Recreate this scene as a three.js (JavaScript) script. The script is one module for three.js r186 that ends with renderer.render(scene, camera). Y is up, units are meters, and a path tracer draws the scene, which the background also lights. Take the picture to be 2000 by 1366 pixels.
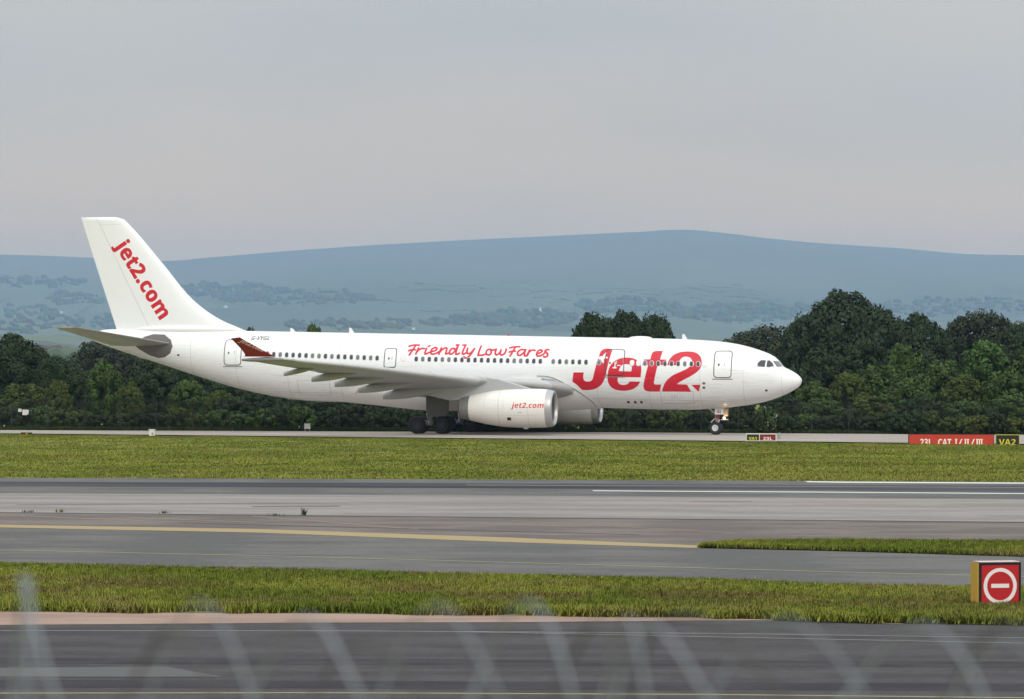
import * as THREE from 'three';
import { mergeGeometries } from 'three/addons/utils/BufferGeometryUtils.js';
import { RoundedBoxGeometry } from 'three/addons/geometries/RoundedBoxGeometry.js';

// ---------- camera: a long lens held over a chain link fence on a viewing mound ----------
const scene = new THREE.Scene();
const camera = new THREE.PerspectiveCamera(2 * Math.atan(683 / 8019) * 180 / Math.PI, 1024 / 699, 0.5, 40000);
camera.position.set(0, 5.1, 0);
camera.rotation.order = 'YXZ';
camera.rotation.set(Math.atan(40 / 8019), 0, 0.2 * Math.PI / 180);
camera.focus = 330;
camera.userData.fStop = 11;

// ---------- sky: high bright overcast, and the veiled sun behind the photographer ----------
const rand = (s => () => { s = (s + 0x6d2b79f5) | 0; let t = Math.imul(s ^ (s >>> 15), 1 | s); t = (t + Math.imul(t ^ (t >>> 7), 61 | t)) ^ t; return ((t ^ (t >>> 14)) >>> 0) / 4294967296; })(7);
const hash2 = (x, y, s = 0) => { let h = Math.imul(x | 0, 374761393) + Math.imul(y | 0, 668265263) + Math.imul(s | 0, 1442695041); h = Math.imul(h ^ (h >>> 13), 1274126177); return ((h ^ (h >>> 16)) >>> 0) / 4294967296; };
function vnoise(x, y, s = 0, px = 0) {
  const xi = Math.floor(x), yi = Math.floor(y), fx = x - xi, fy = y - yi, u = fx * fx * (3 - 2 * fx), v = fy * fy * (3 - 2 * fy);
  const m = a => (px ? ((a % px) + px) % px : a);
  const a = hash2(m(xi), m(yi), s), b = hash2(m(xi + 1), m(yi), s), c = hash2(m(xi), m(yi + 1), s), d = hash2(m(xi + 1), m(yi + 1), s);
  return a + (b - a) * u + (c - a) * v + (a - b - c + d) * u * v;
}
const fbm = (x, y, s, o = 4, px = 0) => { let r = 0, a = 0.5, n = 0; for (let i = 0; i < o; i++) { r += a * vnoise(x, y, s + i, px); n += a; x *= 2; y *= 2; px *= 2; a *= 0.5; } return r / n; };
const clamp = (x, a = 0, b = 1) => Math.min(b, Math.max(a, x));
const smooth = (a, b, x) => { const t = clamp((x - a) / (b - a)); return t * t * (3 - 2 * t); };
const lerp = (a, b, t) => a + (b - a) * t;
{
  const w = 2048, h = 1024, px = new Float32Array(w * h * 4);
  for (let j = 0; j < h; j++) {
    const el = ((j + 0.5) / h - 0.5) * Math.PI, e = Math.max(el, 0), sn = Math.sin(e);
    const hz = smooth(0.085, 0.0, e), up = 1 + 2.1 * sn, base = [lerp(0.44, 0.92, hz) * up, lerp(0.447, 0.645, hz) * up, lerp(0.435, 0.335, hz) * up];
    const cy = 1 / (sn + 0.16);
    for (let i = 0; i < w; i++) {
      const az = (i + 0.5) / w * Math.PI * 2;
      const cx = Math.cos(az) * cy, cz = Math.sin(az) * cy;
      const n = fbm(cx * 1.1 + 40, cz * 1.1 + 40, 3, 4) - 0.5, n2 = fbm(cx * 0.5 + 9, cz * 0.5 + 9, 21, 3) - 0.5;
      const v = 1 + 0.3 * n + 0.2 * n2, w2 = n2 * 0.8 + n * 0.35, k = (j * w + i) * 4;
      px[k] = base[0] * v * (1 + w2 * 0.6); px[k + 1] = base[1] * v; px[k + 2] = base[2] * v * (1 - w2 * 0.5); px[k + 3] = 1;
    }
  }
  const sky = new THREE.DataTexture(px, w, h, THREE.RGBAFormat, THREE.FloatType);
  sky.mapping = THREE.EquirectangularReflectionMapping; sky.magFilter = THREE.LinearFilter; sky.minFilter = THREE.LinearFilter; sky.needsUpdate = true;
  scene.background = sky; scene.environment = sky;
}
const sun = new THREE.DirectionalLight(0xfffbf5, 1.5);
sun.position.set(90, 330, 120); sun.target.position.set(0, 0, -330);
sun.castShadow = true; sun.shadow.radius = 36; sun.shadow.mapSize.set(4096, 4096);
Object.assign(sun.shadow.camera, { left: -220, right: 220, top: 330, bottom: -330, near: 10, far: 1200 });
scene.add(sun, sun.target);
const renderer = new THREE.WebGLRenderer({ antialias: true });
renderer.toneMapping = THREE.LinearToneMapping;
renderer.toneMappingExposure = 1.13;
renderer.shadowMap.enabled = true;
scene.fog = new THREE.FogExp2(new THREE.Color().setRGB(0.41, 0.67, 1.0), 0.000056);

// ---------- helpers ----------
const used = new Map();
function numbered(n) { const k = used.get(n) ?? 0; used.set(n, k + 1); return k ? n + '_' + String(k).padStart(3, '0') : n; }
function mesh(name, geo, mat, parent) {
  const o = new THREE.Mesh(geo, mat); o.castShadow = o.receiveShadow = true;
  o.name = parent ? name : numbered(name); (parent ?? scene).add(o); return o;
}
function tag(o, label, category, group) { o.userData = { label, category }; if (group) o.userData.group = group; return o; }
function thing(name, label, category, [x, y, z] = [0, 0, 0], turn = 0, group) {
  const o = new THREE.Group(); o.name = numbered(name); o.position.set(x, y, z); o.rotation.y = turn; scene.add(o); return tag(o, label, category, group);
}
function struct(name, geo, mat) { const o = mesh(name, geo, mat); o.userData.kind = 'structure'; return o; }
const lin = (r, g, b) => new THREE.Color().setRGB(r, g, b);
const mat = (c, o = {}) => new THREE.MeshStandardMaterial({ color: Array.isArray(c) ? lin(...c) : c, roughness: 0.8, ...o });
function canvasTex(w, h, draw) { const c = document.createElement('canvas'); c.width = w; c.height = h; draw(c.getContext('2d'), w, h); const t = new THREE.CanvasTexture(c); t.colorSpace = THREE.SRGBColorSpace; t.magFilter = THREE.LinearFilter; return t; }
function dataTex(n, f, srgb = false) {
  const d = new Uint8Array(n * n * 4);
  for (let j = 0; j < n; j++) for (let i = 0; i < n; i++) { const c = f(i / n, j / n, i, j), k = (j * n + i) * 4; for (let q = 0; q < 3; q++) d[k + q] = clamp(Array.isArray(c) ? c[q] : c) * 255; d[k + 3] = 255; }
  const t = new THREE.DataTexture(d, n, n); t.wrapS = t.wrapT = THREE.RepeatWrapping; t.magFilter = THREE.LinearFilter; t.needsUpdate = true; if (srgb) t.colorSpace = THREE.SRGBColorSpace; return t;
}
// grid of rows (arrays of [x,y,z]) to a geometry; smooth normals
function loft(rows, { close = false, capStart = false, capEnd = false, uv } = {}) {
  const pos = [], uvs = [], idx = [], n = rows[0].length;
  rows.forEach((r, i) => r.forEach((p, j) => { pos.push(...p); uvs.push(...(uv ? uv(p, i, j) : [j / n, i / rows.length])); }));
  const m = close ? n : n - 1;
  for (let i = 0; i < rows.length - 1; i++) for (let j = 0; j < m; j++) { const a = i * n + j, b = i * n + (j + 1) % n, c = a + n, d = b + n; idx.push(a, b, d, a, d, c); }
  const cap = (r, flip) => { const s = pos.length / 3, c = [0, 1, 2].map(k => r.reduce((q, p) => q + p[k], 0) / r.length); for (const p of r) { pos.push(...p); uvs.push(...(uv ? uv(p, 0, 0) : [0, 0])); } pos.push(...c); uvs.push(...(uv ? uv(c, 0, 0) : [0, 0])); for (let j = 0; j < n; j++) { const a = s + j, b = s + (j + 1) % n; flip ? idx.push(b, a, s + n) : idx.push(a, b, s + n); } };
  if (capStart) cap(rows[0], true); if (capEnd) cap(rows[rows.length - 1], false);
  const g = new THREE.BufferGeometry(); g.setAttribute('position', new THREE.Float32BufferAttribute(pos, 3)); g.setAttribute('uv', new THREE.Float32BufferAttribute(uvs, 2)); g.setIndex(idx); g.computeVertexNormals(); return g;
}
function box(w, h, d, x = 0, y = 0, z = 0, r = 0.02) { const g = new RoundedBoxGeometry(w, h, d, 1, Math.min(r, w / 3, h / 3, d / 3)); g.translate(x, y, z); return g; }
function rod(a, b, r0, r1 = r0, seg = 8) { const A = new THREE.Vector3(...a), B = new THREE.Vector3(...b), g = new THREE.CylinderGeometry(r1, r0, A.distanceTo(B), seg); g.applyQuaternion(new THREE.Quaternion().setFromUnitVectors(new THREE.Vector3(0, 1, 0), B.clone().sub(A).normalize())); g.translate(...A.add(B).multiplyScalar(0.5).toArray()); return g; }
const merge = gs => mergeGeometries(gs.map(g => { const q = g.index ? g.toNonIndexed() : g; for (const k of Object.keys(q.attributes)) if (!['position', 'normal', 'uv'].includes(k)) q.deleteAttribute(k); return q; }));
function pchip(tab) {
  const x = tab.map(t => t[0]), y = tab.map(t => t[1]), n = x.length, h = [], d = [], m = new Array(n).fill(0);
  for (let i = 0; i < n - 1; i++) { h[i] = x[i + 1] - x[i]; d[i] = (y[i + 1] - y[i]) / h[i]; }
  m[0] = d[0]; m[n - 1] = d[n - 2];
  for (let i = 1; i < n - 1; i++) if (d[i - 1] * d[i] > 0) { const a = 2 * h[i] + h[i - 1], b = h[i] + 2 * h[i - 1]; m[i] = (a + b) / (a / d[i - 1] + b / d[i]); }
  return q => { q = clamp(q, x[0], x[n - 1]); let i = 0; while (i < n - 2 && q > x[i + 1]) i++; const t = (q - x[i]) / h[i]; return (1 + 2 * t) * (1 - t) ** 2 * y[i] + t * (1 - t) ** 2 * h[i] * m[i] + t * t * (3 - 2 * t) * y[i + 1] + t * t * (t - 1) * h[i] * m[i + 1]; };
}
const polyline = pts => x => { let i = 0; while (i < pts.length - 2 && x > pts[i + 1][0]) i++; const [a, b] = [pts[i], pts[i + 1]]; return a[1] + (b[1] - a[1]) * (x - a[0]) / (b[0] - a[0]); };
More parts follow.
